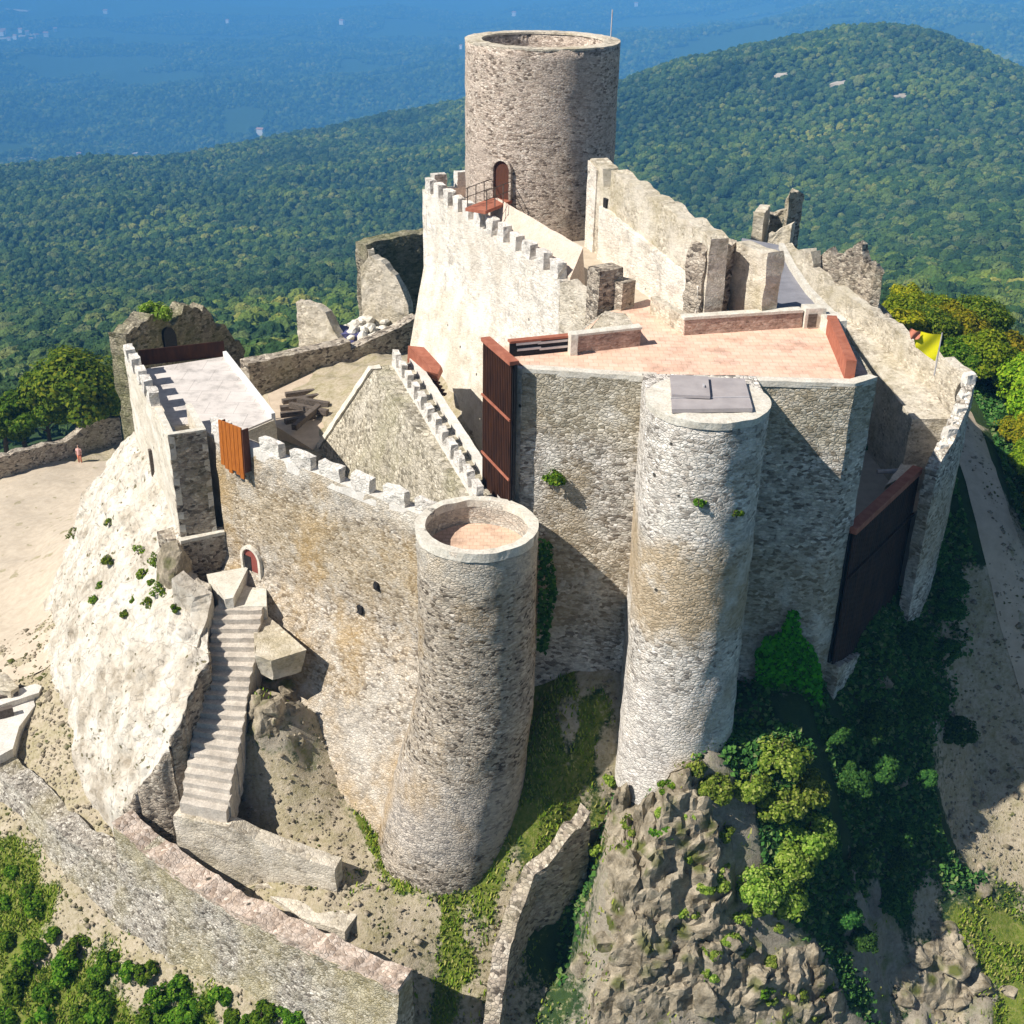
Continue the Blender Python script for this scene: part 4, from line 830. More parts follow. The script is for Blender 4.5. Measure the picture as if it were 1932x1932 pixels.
for j in range(nr - 1):
    for i in range(nc - 1): bm.faces.new((vs[j][i], vs[j + 1][i], vs[j + 1][i + 1], vs[j][i + 1]))
# skirts straight down on the stair side and the foot, into the hill
def skirt(line, dz=6.0, k=10):
    prev = None
    for v in line:
        col = [v] + [bm.verts.new(v.co + Vector((0.015 * s_, 0.0, -dz * s_ / k)) + noise.noise_vector(v.co + Vector((0, 0, -s_ * .6))) * .08) for s_ in range(1, k + 1)]
        if prev:
            for s_ in range(k): bm.faces.new((prev[s_], prev[s_ + 1], col[s_ + 1], col[s_]))
        prev = col
nf0 = len(bm.faces); skirt([vs[j][nc - 1] for j in range(nr)])
bm.faces.ensure_lookup_table()
for f_ in list(bm.faces)[nf0:]: f_.material_index = 1  # stair-side face in bare stone, its darker colour also deepening the shade
skirt([vs[nr - 1][i] for i in range(nc)], 4, 5); skirt([vs[j][0] for j in range(nr)], 4, 5)
o = obj('limewashed_slope', bm, [M['lime'], M['ruin']], None, True, origin=(-22, 56, -43)); tag(o, 'big white lime-washed rock slope speckled with dark holes, left of the stairs', 'rock slope')
k = [W(x, y, z) for x, y, z in ((346, 1076, -31.4), (402, 1120, -32.2), (391, 1165, -33.0), (360, 1250, -34.4), (330, 1335, -36.0))]
bm = new(); wall(bm, [p_.xy for p_ in k], -.9, [p_.z for p_ in k], [p_.z - 2.2 for p_ in k], .3, .08); rough(bm, .06, 1.5)
o = obj('stair_side_wall', bm, M['lime'], origin=tuple(k[2])); tag(o, 'white rock-like side wall tapering down the left of the upper stairs', 'wall')
rock_later = [((316, 1100), 1.15)]
# ------------------------------------------------------------------ stairs
TL, TR = W(410, 1142, -33.1), W(500, 1140, -33.1); BLs, BRs = W(342, 1520, -39.3), W(430, 1538, -39.3)
st = thing('long_stairs', 'long straight flight of pale stone stairs climbing to the arched door', 'stairs', tuple(BLs))
NS = 21
for i in range(NS):
    f0, f1 = i / NS, (i + 1) / NS; z = lerp(-33.1, -39.3, f0)
    a, b_ = TL.lerp(BLs, f0), TR.lerp(BRs, f0); c, d_ = TL.lerp(BLs, f1 + .01), TR.lerp(BRs, f1 + .01)
    bm = new(); hexa(bm, [(c.x, c.y, z - 2.4), (d_.x, d_.y, z - 2.4), (b_.x, b_.y, z - 2.4), (a.x, a.y, z - 2.4)], [(c.x, c.y, z - .02), (d_.x, d_.y, z - .02), (b_.x, b_.y, z), (a.x, a.y, z)], .5); rough(bm, .035, 2.2)
    bmesh.ops.translate(bm, verts=bm.verts, vec=(random.uniform(-.05, .05), random.uniform(-.03, .03), random.uniform(-.015, .015))); obj('step', bm, M['step'], st)
bm = new(); k = [W(x, y, -33.1) for x, y in ((412, 1146), (412, 1110), (440, 1090), (470, 1108), (503, 1112), (503, 1144))]
prism(bm, [p_.xy for p_ in k], -36, -33.08, .5); rough(bm, .03, 1.5); obj('landing', bm, M['coping'], st)
k = [W(x, y, -33.9) for x, y in ((478, 1182), (502, 1160), (578, 1226), (512, 1246), (480, 1236))]
bm = new(); prism(bm, [p_.xy for p_ in k], -35.3, -33.9, .3, grow=-.4); rough(bm, .07, 1.4); o = obj('triangular_platform', bm, M['beige'], origin=tuple(k[0])); tag(o, 'small triangular stone platform jutting out right of the long stairs', 'platform')
k = [W(x, y, -32.6) for x, y in ((390, 1085), (470, 1070), (440, 1130), (424, 1132))]
bm = new(); prism(bm, [p_.xy for p_ in k], -35, -32.55, .4); rough(bm, .04, 1.5); o = obj('stone_block', bm, M['coping'], origin=tuple(k[0])); tag(o, 'pale wedge of stone on the stair landing under the turret', 'stone')
# ------------------------------------------------------------------ low walls at the foot of the stairs
k = [BLs + Vector((-.35, -.3, -.35)), BRs + Vector((.1, -.4, -.4)), W(480, 1584, -40.2), W(632, 1640, -40.9)]
bm = new(); wall(bm, [p_.xy for p_ in k], .75, [p_.z for p_ in k], -46, .4, .12); rough(bm, .06, 1.3); o = obj('inner_retaining_wall', bm, M['beige'], origin=tuple(k[1])); tag(o, 'low pale retaining wall running right from the bottom of the stairs', 'wall')
k = [W(x, y, z) for x, y, z in ((212, 1556, -40.7), (330, 1650, -41.5), (450, 1728, -41.9), (600, 1800, -41.9), (752, 1868, -41.9))]
oc = thing('outer_curtain_wall', 'long outer wall with pinkish rubble top along the bottom left', 'castle wall', tuple(k[2] + Vector((0, 0, -4))))
bm = new(); wall(bm, [p_.xy for p_ in k], 1.1, [p_.z - .1 for p_ in k], -49.5, .4, .15, 1.4, -42.4); rough(bm, .1, 1.0); obj('wall', bm, M['low'], oc)
bm = new(); wall(bm, [p_.xy for p_ in k], 1.12, [p_.z + .05 for p_ in k], [p_.z - .3 for p_ in k], .35, .22, jf=1.4); rough(bm, .08, 1.8); obj('wall_top', bm, M['pink'], oc)
k = [W(x, y, z) for x, y, z in ((-60, 1400, -43.4), (40, 1500, -43.6), (130, 1590, -43.6), (214, 1640, -43.6), (330, 1735, -44.0), (500, 1840, -45.4))]
bm = new(); wall(bm, [p_.xy for p_ in k], 1.3, [p_.z for p_ in k], -50, .4, .2, 1.6, -44); rough(bm, .1, 1.0); o = obj('outer_wall_stretch', bm, M['low'], origin=tuple(k[1])); tag(o, 'far left stretch of grey outer wall below the tan ledge', 'wall')
k = [W(x, y, z) for x, y, z in ((-60, 1370, -42.9), (30, 1462, -42.9), (110, 1550, -42.9), (196, 1632, -42.8))]
for nm_, px, z in (('paving_slab', ((480, 1668), (606, 1648), (704, 1692), (690, 1700), (640, 1705)), -42.75), ('paving_slab', ((510, 1690), (640, 1708), (690, 1703), (650, 1758), (570, 1732)), -42.7)):
    kk = [W(x, y, z) for x, y in px]; bm = new(); prism(bm, [p_.xy for p_ in kk], z - .8, z, .5); rough(bm, .05, 1.4); o = obj(nm_, bm, M['beige'], origin=tuple(kk[0]))
    tag(o, 'pale paving slab below the inner retaining wall, upper of two' if px[0][0] == 470 else 'pale paving slab next to the pink outer wall top, lower of two', 'slab', 'paving slabs by the outer wall')
# ruined spur wall
k = [W(x, y, z) for x, y, z in ((1114, 1538, -38.4), (1062, 1598, -39.5), (1012, 1650, -40.6), (985, 1720, -42), (960, 1800, -43.4), (944, 1925, -45.6), (935, 2010, -47))]
bm = new(); wall(bm, [p_.xy for p_ in k], -.75, [p_.z + .1 for p_ in k], [p_.z - 5.5 for p_ in k], .3, .32, jf=1.7); rough(bm, .12, 1.5); o = obj('ruined_spur_wall', bm, M['ruin'], origin=tuple(k[3])); tag(o, 'jagged ruined wall descending to the bottom edge, its right face black with shade', 'ruined wall')
# ------------------------------------------------------------------ inner crenellated wall with its battered face
m0, m1 = W(738, 655, -24.0), W(903, 922, -24.0); mu = (m1 - m0).normalized(); mn = Vector((-mu.y, mu.x, 0))
iw = thing('inner_crenellated_wall', 'sloping beige wall with a double row of white merlons behind the front curtain wall', 'castle wall', (-5, 57, -31))
a, b_ = m0 - mn * 1.2 , m1 - mn * .3
fa, fb_ = W(612, 815, -30.2), m1 - mn * 1.3
bm = new(); hexa(bm, [(fa.x - 1.0, fa.y + .2, -32), (fb_.x, fb_.y, -30), (m1.x + mn.x * 1.6, m1.y + mn.y * 1.6, -32), (m0.x + mn.x * 1.6, m0.y + mn.y * 1.6, -32)], [(a.x, a.y, -25.1), (b_.x, b_.y, -25.1), (m1.x + mn.x * 1.5, m1.y + mn.y * 1.5, -25.0), (m0.x + mn.x * 1.5, m0.y + mn.y * 1.5, -25.0)], .5)
rough(bm, .05, .8); obj('wall', bm, M['mossy'], iw)
e0, e1 = Vector((a.x, a.y, -25.0)), Vector((fa.x - 1.0, fa.y + .2, -32)); ed_ = mn * .5; ey = Vector((0, -.06, 0))
bm = new(); hexa(bm, [e1 - ed_ * .2 + ey - mu * .12, e1 + ed_ + ey - mu * .12, e1 + ed_ + mu * .5, e1 - ed_ * .2 + mu * .5], [e0 - ed_ * .2 + ey - mu * .12, e0 + ed_ + ey - mu * .12, e0 + ed_ + mu * .5, e0 - ed_ * .2 + mu * .5], .35); rough(bm, .05, 1.5); obj('edge_course', bm, M['coping'], iw)
for off, zt_ in ((0, -24.85), (1.05, -24.75)):
    bm = new(); s_, e_ = m0 + mn * off, m1 + mn * off; wall(bm, [s_.xy, e_.xy], .42, zt_, -25.3, .4); rough(bm, .03, 1.5); obj('parapet', bm, M['plaster'], iw)
    if not off: merlons(iw, s_.xy, e_.xy, [(i + .5) / 12 for i in range(12)], .85, .34, zt_, zt_ + .75, M['merlon'])
k = [W(x, y, -31.0) for x, y in ((505, 745), (600, 700), (668, 676), (612, 830), (590, 850), (520, 805))]
bm = new(); prism(bm, [p_.xy for p_ in k], -33, -30.95, .8); rough(bm, .03, .8); o = obj('lower_court_floor', bm, M['path']); o['kind'] = 'structure'
# steel stair box behind it
sb = thing('steel_stair_box', 'rust-red steel stair box tucked behind the crenellated wall', 'stair', tuple(W(800, 690, -24)))
a = W(778, 664, -24.2); bm = new(); hexa(bm, [W(768, 690, -25.5), W(826, 722, -25.5), W(836, 700, -25.5), W(785, 672, -25.5)], [W(770, 652, -24), W(826, 706, -24.2), W(832, 690, -24.2), W(800, 655, -24)]); obj('box', bm, M['corten_red'], sb)
for i in range(5):
    p_ = W(808 + 4 * i, 712 + 7 * i, -25.0 - .2 * i); bm = new(); box(bm, (p_.x, p_.y), 1.1, .28, p_.z - .1, p_.z, -.35); obj('tread', bm, M['corten'], sb)
# beam holes low on the lime wall
# ------------------------------------------------------------------ ruins behind the gatehouse
def zq(p_, py): return zat((p_.x, p_.y), py)
r1 = WD(236, 640, 77); r2 = WD(330, 645, 80.5); r3 = WD(460, 665, 84.5)
ra = thing('ruined_vault', 'dark ruined stone vault with grass growing on top behind the white roof terrace', 'ruin', (r2.x, r2.y, -33))
bm = new(); wall(bm, [r1.xy, V2(r1).lerp(V2(r2), .6), r2.xy, V2(r2).lerp(V2(r3), .35), V2(r2).lerp(V2(r3), .75), r3.xy], 1.3, [zq(r1, 634), zq(r1, 622), zq(r2, 602), zq(r2, 590), zq(r3, 606), zq(r3, 668)], -36, .35, .8, jf=1.7); rough(bm, .2, 1.3); obj('wall', bm, M['ruin_moss_shade'], ra)
ruu = (r2 - r1).normalized(); runn = Vector((-ruu.y, ruu.x, 0))
for px, w_, h_ in ((318, 1.3, 1.9),):
    q = V2(r1).lerp(V2(r2), (px - 236) / 94); o3 = Vector((q.x, q.y, zat(q, 668 if px > 300 else 668))); bm = new(); arch(bm, o3, ruu, -runn, w_, h_, .18); obj('arch_opening', bm, M['black'], ra)
# stone floor, beams
tb = thing('timber_stack', 'stack of dark old beams lying in the court behind the white merlons', 'timber', tuple(W(570, 775, -31)))
for i, (x0, y0, x1, y1, z) in enumerate(((535, 765, 612, 752, -31.0), (530, 778, 605, 770, -31.0), (540, 752, 600, 744, -31.0), (545, 770, 615, 785, -30.7), (530, 790, 600, 783, -31.0), (560, 760, 618, 770, -30.6), (540, 803, 596, 792, -31), (560, 812, 606, 772, -30.6))):
    a, b_ = W(x0, y0, z), W(x1, y1, z); bm = new(); wall(bm, [a.xy, b_.xy], .34, z + .34, z, 1.0); rough(bm, .03, 2); obj('beam', bm, M['timber'], tb)
# slabs and broken walls
def ruinslab(name, label, cat_, pxs, dist, thick, mat, zb=-34, jag=.25):
    """broken wall: list of (column, base row, top row)"""
    pts = [WD(x, yb, d_) for (x, yb, yt), d_ in zip(pxs, dist)]
    bm = new(); wall(bm, [p_.xy for p_ in pts], thick, [zat(p_.xy, yt) for p_, (x, yb, yt) in zip(pts, pxs)], [p_.z - 1.5 for p_ in pts], .35, jag, jf=1.4); rough(bm, .1, 1.3)
    return tag(obj(name, bm, mat, origin=tuple(pts[0])), label, cat_)
ruinslab('standing_wall_slab', 'lone leaning slab of pale wall standing near the edge of the ruined court', 'ruined wall', [(563, 640, 570), (585, 645, 572), (618, 655, 588), (640, 664, 640)], [87, 86.4, 85.6, 85], .8, M['beige'])
ruinslab('gabled_ruin', 'pale gable-shaped ruin wall with a small hole, left of the tall lime wall', 'ruined wall', [(684, 606, 500), (700, 606, 484), (722, 607, 492), (750, 610, 520), (772, 612, 575)], [89, 88.6, 88, 87.4, 87], .7, M['beige'], jag=.4)
ruinslab('dark_back_wall', 'dark shaded ruin wall with a grassy top directly left of the tall lime wall', 'ruined wall', [(697, 600, 462), (740, 600, 450), (812, 600, 438)], [90.5, 91.8, 93], 1.4, M['ruin_moss_shade'], jag=.15)
ruinslab('back_wall_return', 'short pale wall return joining the grassy-topped dark ruin wall', 'ruined wall', [(694, 606, 468), (700, 604, 470)], [92.5, 90], .5, M['beige'], jag=.1)
k = [W(x, y, -30.3) for x, y in ((470, 712), (560, 690), (662, 668))]
bm = new(); wall(bm, [p_.xy for p_ in k], 1.1, -29.4, -33, .45, .1); rough(bm, .06, 1.2); o = obj('court_wall', bm, M['ruin'], origin=tuple(k[1])); tag(o, 'low court wall with a dark near face crossing behind the roof terrace', 'wall')
k = [W(650, 668, -30.2), W(715, 636, -29.4), W(790, 598, -28.6)]
bm = new(); wall(bm, [p_.xy for p_ in k], .9, [-30.2, -29.4, -28.6], -33, .45, .1); rough(bm, .06, 1.2); o = obj('ramp_wall', bm, M['ruin'], origin=tuple(k[1])); tag(o, 'dark ramp wall climbing right to the foot of the lime-washed wall', 'wall')
def rock(name, label, cat_, p_, sx, sy, sz, mat, seed=0, group=None, sub=3, par=None):
    """angular rock: a ball cut by random planes, then weathered"""
    bm = new(); bmesh.ops.create_icosphere(bm, subdivisions=sub, radius=1); r_ = random.Random(seed * 7.1)
    pl = []
    for _ in range(15):
        n_ = Vector((r_.gauss(0, 1), r_.gauss(0, 1), r_.gauss(0, 1))).normalized(); pl.append((n_, r_.uniform(.62, 1.0)))
    for v in bm.verts:
        d = v.co.normalized(); k_ = min([1.25] + [h_ / d.dot(n_) for n_, h_ in pl if d.dot(n_) > .05]); q_ = Vector((d.x * sx, d.y * sy, d.z * sz)) * k_
        v.co = q_ + noise.noise_vector(q_ * 1.4 + Vector((seed, 0, 0))) * .16 * min(sx, 1.2) + noise.noise_vector(q_ * 4 + Vector((seed, 0, 0))) * .05
    bmesh.ops.rotate(bm, verts=bm.verts, cent=(0, 0, 0), matrix=Matrix.Rotation(r_.uniform(0, 6.28), 3, 'Z'))
    bmesh.ops.translate(bm, verts=bm.verts, vec=Vector(p_)); o = obj(name, bm, mat, par, origin=None if par else tuple(p_))
    return tag(o, label, cat_, group) if label else o
rp = thing('rubble_heap', 'heap of pale rubble over a dark blue tarpaulin, beside the gable-shaped ruin', 'rubble', tuple(W(685, 640, -31)))
for i in range(38):
    x, y = random.uniform(650, 730), random.uniform(600, 640); z = -30.6 + .7 * random.random()
    p_ = W(x, y, z); s_ = random.uniform(.3, .7); rock('rubble_stone', None, None, p_, s_, s_ * .8, s_ * .6, M['coping'], i * 3.7, None, 2, rp)
p_ = W(662, 648, -31); bm = new(); box(bm, (p_.x, p_.y), 2.4, 1.6, -31.3, -30.0, -.3, .3); rough(bm, .15, 1.2)
bl = simple('blue_tarp', (.06, .06, .16), (.12, .12, .26), 3, .6, .1); obj('tarpaulin', bm, bl, rp)
# ------------------------------------------------------------------ east wing
ew = thing('east_outer_wall', 'long pale outer wall with an inner ledge along the right side of the castle', 'castle wall', (21, 62, -34))
T_ = [W(1478, 463, -21), W(1560, 530, -21.6), W(1650, 590, -22), W(1730, 650, -22), W(1818, 704, -22)]
bm = new(); wall(bm, [p_.xy for p_ in T_], .6, [p_.z for p_ in T_], -36, .45, .28, jf=1.2); rough(bm, .07, 1.1); obj('wall', bm, M['beige'], ew)
Lg = [W(1490, 482, -22.4), W(1600, 622, -23.3), W(1720, 790, -24.0)]
bm = new(); wall(bm, [p_.xy for p_ in Lg], 2.2, [p_.z for p_ in Lg], -32, .45, .05); rough(bm, .06, 1.1); obj('ledge', bm, M['beige'], ew)
N_ = [W(1820, 706, -22.0), W(1800, 770, -22.9), W(1778, 822, -23.9), W(1746, 882, -25.2)]
bm = new(); wall(bm, [T_[-1].xy + V2((.1, .3))] + [p_.xy for p_ in N_], .6, [-22] + [p_.z for p_ in N_], -36, .4, .2, jf=1.5, step=.25); rough(bm, .06, 1.3); obj('near_wall', bm, M['grey'], ew)
for i in range(7):
    f_ = (i + .5) / 7; j = min(2, int(f_ * 3)); p_ = N_[j].lerp(N_[j + 1], f_ * 3 - j); bm = new(); box(bm, (p_.x + .3, p_.y), .5, .42, p_.z - .3, p_.z + random.uniform(.12, .42), .3, .2); rough(bm, .07, 2); obj('merlon', bm, M['plaster'], ew)
sa, sb_ = W(1612, 1000, -25.6), W(1736, 885, -25.6); su = (sb_ - sa).normalized(); sn = Vector((-su.y, su.x, 0))
es = thing('steel_gate_screen', 'black-brown steel gate screen closing the gap right of the terrace building', 'screen', tuple(sa + Vector((0, 0, -8))))
za, zb_ = zat(sa.xy, 1258), zat(sb_.xy, 1188)
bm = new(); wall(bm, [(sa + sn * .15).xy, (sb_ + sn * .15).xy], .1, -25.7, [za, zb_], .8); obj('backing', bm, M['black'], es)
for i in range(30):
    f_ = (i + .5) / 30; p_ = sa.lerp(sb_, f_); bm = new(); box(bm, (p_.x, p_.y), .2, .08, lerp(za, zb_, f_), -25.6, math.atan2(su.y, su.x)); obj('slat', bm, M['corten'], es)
bm = new(); wall(bm, [(sa - sn * .12).xy, (sb_ - sn * .12).xy], .5, -25.5, -25.82, .8); obj('top_rail', bm, M['corten_red'], es)
bm = new(); wall(bm, [(sa - sn * .15).xy, (sb_ - sn * .15).xy], .1, -28.0, -28.1, .8); obj('cross_rail', bm, M['corten'], es)
bm = new(); wall(bm, [(sa - sn * .35).xy, (sb_ - sn * .35).xy], .8, [za + .1, zb_ + .1], -39, .4, .1); rough(bm, .08, 1.3); o = obj('gate_plinth', bm, M['grey'], origin=tuple(sa + Vector((0, 0, -9)))); tag(o, 'sloping stone plinth under the dark steel gate screen', 'wall')
k = [V2(p3) + V2((-.2, .3)), V2(sa) + V2((0, .3)), V2(sb_) + V2((-.1, .2)), N_[1].xy, T_[-1].xy, T_[2].xy, T_[0].xy, W(1470, 470, -21).xy, V2((14.6, 56))]
bm = new(); prism(bm, k, -33, -28.2, 1.0); o = obj('east_court_floor', bm, M['dirt']); o['kind'] = 'structure'
a = W(1655, 890, -27.0); b_ = W(1700, 888, -27.0); bm = new(); tube(bm, [a, b_], .12, 8); o = obj('pale_pole', bm, M['steel'], origin=tuple(a)); tag(o, 'pale pole lying across the shaded east court behind the gate screen', 'pole')
a = W(1700, 905, -26.6); bm = new(); hexa(bm, [W(1668, 925, -27.2), W(1712, 905, -27.2), W(1735, 872, -27.2), W(1700, 880, -27.2)], [W(1672, 915, -26.55), W(1718, 893, -26.55), W(1738, 864, -26.55), W(1704, 870, -26.55)], .4); rough(bm, .04, 1.4); o = obj('stone_bench', bm, M['coping'], origin=tuple(a)); tag(o, 'pale stone bench in the corner behind the top rail of the gate screen', 'bench')
# ruins on the far right ridge
rt_ = thing('ruined_turret', 'small broken turret of two uneven stone fins at the far end of the slate walk', 'ruin', tuple(WD(1470, 455, 86)))
for nm_, pxs, ds, th, mat in (('left_fin', [(1436, 458, 398), (1446, 460, 388)], [84, 86.5], .7, M['beige']), ('back_wall', [(1446, 456, 404), (1472, 456, 400)], [87, 87], .7, M['ruin']), ('right_fin', [(1473, 452, 372), (1480, 452, 360), (1506, 450, 368)], [84.6, 84.2, 85.4], 1.0, M['ruin']), ('front_wall', [(1448, 462, 440), (1490, 462, 424)], [83.6, 83.2], .6, M['beige'])):
    pts = [WD(x, yb, d_) for (x, yb, yt), d_ in zip(pxs, ds)]; bm = new(); wall(bm, [p_.xy for p_ in pts], th, [zat(p_.xy, yt) for p_, (x, yb, yt) in zip(pts, pxs)], -26, .3, .3, jf=2); rough(bm, .1, 1.6); obj(nm_, bm, mat, rt_)
ruinslab('craggy_ruin', 'dark craggy ruin wall with jagged spikes outside the long right wall', 'ruined wall', [(1538, 520, 486), (1556, 540, 474), (1580, 550, 492), (1598, 560, 458), (1612, 560, 462), (1622, 570, 500), (1640, 575, 482), (1656, 580, 492)], [77, 76.6, 76.4, 76, 76, 75.6, 75, 75], .7, M['ruin'], jag=.75)
bm = None
ruinslab('broken_stub', 'row of short broken wall stubs between the ruined turret and the craggy ruin', 'ruined wall', [(1502, 500, 466), (1512, 505, 470), (1517, 508, 490), (1524, 512, 472), (1532, 518, 498)], [77.5, 77, 76.5, 76.2, 76], .8, M['beige'], jag=.4)
p_ = WD(1652, 590, 76); rock('outcrop', 'dark lumpy rock outcrop below the craggy ruin, beside the first yellow tree', 'rock', (p_.x, p_.y, p_.z - 1.6), 1.2, 1.0, 2.2, M['ruin'], 4.2, sub=4)
# flag
fp = W(1766, 690, -21.2); fl = thing('flag', 'bright yellow flag with a pinkish corner flying over the right outer wall', 'flag', tuple(fp))
bm = new(); q1 = Vector((fp.x, fp.y, zat(fp.xy, 628))); tube(bm, [fp + Vector((0, 0, -.5)), q1], .03, 6); obj('pole', bm, M['steel'], fl)
def cloth(c4, mat, name, par):
    bm = new(); n_ = 12; c4 = [Vector(c) for c in c4]; g_ = []
    for j in range(n_ + 1):
        r_ = []
        for i in range(n_ + 1):
            p_ = c4[0].lerp(c4[1], i / n_).lerp(c4[3].lerp(c4[2], i / n_), j / n_); p_.y += .04 * math.sin(i * .6 + j * .4); p_.z += .015 * math.sin(i * .7); r_.append(p_)
        g_.append(r_)
    F_ = [[bm.verts.new(p_) for p_ in r_] for r_ in g_]; B2 = [[bm.verts.new(p_ + Vector((0, .012, 0))) for p_ in r_] for r_ in g_]
    for j in range(n_):
        for i in range(n_): bm.faces.new((F_[j][i], F_[j][i + 1], F_[j + 1][i + 1], F_[j + 1][i])); bm.faces.new((B2[j][i], B2[j + 1][i], B2[j + 1][i + 1], B2[j][i + 1]))
    return obj(name, bm, mat, par, True)
yf = fp.y
cl = cloth([WY(1722, 624, yf), WY(1777, 632, yf), WY(1764, 682, yf), WY(1727, 655, yf)], M['yellow'], 'cloth', fl)
cloth([WY(1716, 620, yf - .12), WY(1738, 626, yf - .12), WY(1734, 640, yf - .12), WY(1718, 640, yf - .12)], M['redcloth'], 'corner_patch', cl)
# ------------------------------------------------------------------ far left: track, wall, person, blocks
sheet('dirt_road', None, [16, 17, 15, 13], M['dirt'], plan=[W(-30, 1290, -44.0).xy + V2((-3, 0)), W(20, 1190, -44.5).xy + V2((-2, 0)), W(60, 1000, -47.7).xy, W(170, 872, -49.5).xy], nw=16)
sheet('dirt_path', None, [2.2, 2.2, 2.4, 2.6, 2.8, 2.8], M['path'], plan=[W(1790, 715, -27.3).xy, W(1826, 790, -28).xy, W(1848, 870, -28.9).xy, W(1890, 1000, -31.2).xy, W(1925, 1120, -34).xy, W(1990, 1300, -38.5).xy], nw=6)
k = [ground(x, y, 60, 200) for x, y in ((-60, 926), (0, 905), (62, 886), (128, 864), (172, 852), (232, 838))]
hz = height(np.array([(p_.x, p_.y) for p_ in k]))
bm = new(); wall(bm, [p_.xy for p_ in k], .8, [float(z) + e for z, e in zip(hz, (2.2, 2.0, 2.1, 1.7, 2.8, 3.0))], [float(z) - 1 for z in hz], .45, .3); rough(bm, .1, 1.2); o = obj('roadside_wall', bm, M['ruin'], origin=tuple(k[2])); tag(o, 'rough dark stone wall along the far edge of the dirt track at left', 'wall')
# person on the track
pg = ground(152, 875, 60, 200); pz = T(pg.x, pg.y) + .06
person = thing('person', 'person in a pale pink top standing on the dirt track at left', 'person', (pg.x, pg.y, pz))
def skin_body(parent):
    J = {'pel': (0, 0, .95, .13), 'spine': (0, 0, 1.18, .125), 'chest': (0, 0, 1.38, .14), 'neck': (0, 0, 1.50, .055), 'head': (0, -.01, 1.62, .09), 'top': (0, 0, 1.71, .07),
         'lsh': (-.18, 0, 1.42, .06), 'lel': (-.24, .02, 1.14, .042), 'lwr': (-.25, -.06, .90, .032), 'rsh': (.18, 0, 1.42, .06), 'rel': (.24, .02, 1.14, .042), 'rwr': (.25, -.06, .90, .032),
         'lhip': (-.09, 0, .88, .095), 'lkn': (-.10, -.02, .48, .062), 'lan': (-.11, .02, .08, .042), 'lto': (-.12, -.14, .04, .035), 'rhip': (.09, 0, .88, .095), 'rkn': (.10, -.02, .48, .062), 'ran': (.11, .02, .08, .042), 'rto': (.12, -.14, .04, .035)}
    Ed = [('pel', 'spine'), ('spine', 'chest'), ('chest', 'neck'), ('neck', 'head'), ('head', 'top'), ('chest', 'lsh'), ('lsh', 'lel'), ('lel', 'lwr'), ('chest', 'rsh'), ('rsh', 'rel'), ('rel', 'rwr'), ('pel', 'lhip'), ('lhip', 'lkn'), ('lkn', 'lan'), ('lan', 'lto'), ('pel', 'rhip'), ('rhip', 'rkn'), ('rkn', 'ran'), ('ran', 'rto')]
    bm = new()
    for a_, b__ in Ed:
        pa_, pb_ = Vector(J[a_][:3]), Vector(J[b__][:3]); tube(bm, [pa_, pa_.lerp(pb_, .5), pb_], [J[a_][3], (J[a_][3] + J[b__][3]) / 2, J[b__][3]], 8)
    for nm_ in J:
        ret = bmesh.ops.create_icosphere(bm, subdivisions=2, radius=J[nm_][3]); bmesh.ops.translate(bm, verts=ret['verts'], vec=Vector(J[nm_][:3]))
    o = Vector(parent['_o']); bmesh.ops.translate(bm, verts=bm.verts, vec=o)
    b_ = obj('body', bm, M['skin'], parent, True); md = b_.modifiers.new('join', 'REMESH'); md.mode = 'VOXEL'; md.voxel_size = .018
    bm = new(); lathe(bm, (o.x, o.y), [(.17, o.z + .84), (.19, o.z + .95), (.165, o.z + 1.15), (.185, o.z + 1.38), (.12, o.z + 1.47), (.07, o.z + 1.5)], 16); obj('top', bm, M['pinkshirt'], parent, True)
    for s in (-1, 1):
        bm = new(); tube(bm, [o + Vector((s * .16, 0, 1.43)), o + Vector((s * .23, .01, 1.18))], [.085, .07], 10); obj('sleeve', bm, M['pinkshirt'], parent, True)
        bm = new(); tube(bm, [o + Vector((s * .09, 0, .92)), o + Vector((s * .10, -.02, .48)), o + Vector((s * .11, .02, .1))], [.125, .085, .065], 10); obj('trouser_leg', bm, M['redcloth'], parent, True)
    bm = new(); ret = bmesh.ops.create_icosphere(bm, subdivisions=3, radius=.108); bmesh.ops.translate(bm, verts=bm.verts, vec=o + Vector((0, .025, 1.66))); obj('hair', bm, M['hair'], parent, True)
skin_body(person)
# stone blocks at the left edge
bk = thing('ruined_foundation', 'white walled ruined foundation with brown openings at the left edge beside the track', 'ruin', tuple(W(30, 1350, -43.5)))
for nm_, px, zt_, zb2, mat in (('upper_wall', ((-20, 1316), (66, 1290), (78, 1294), (72, 1306), (-20, 1338)), -42.6, -45, 'plaster'), ('slab', ((-20, 1338), (60, 1312), (66, 1330), (36, 1372), (24, 1412), (-20, 1436)), -43.0, -45.5, 'plaster'), ('arch_wall', ((-20, 1262), (14, 1272), (34, 1296), (20, 1306), (-20, 1300)), -42.2, -45, 'beige')):
    kk = [W(x, y, zt_) for x, y in px]; bm = new(); prism(bm, [p_.xy for p_ in kk], zb2, zt_, .5); rough(bm, .06, 1.2); obj(nm_, bm, M[mat], bk)
for x0, y0, x1, y1 in ((-10, 1324, 36, 1314), (-10, 1352, 26, 1342)):
    a, b_ = W(x0, y0, -42.7), W(x1, y1, -42.7); bm = new(); wall(bm, [a.xy, b_.xy], .35, -42.45, -43, .5); rough(bm, .04, 1.5); obj('beam', bm, M['timber'], bk)
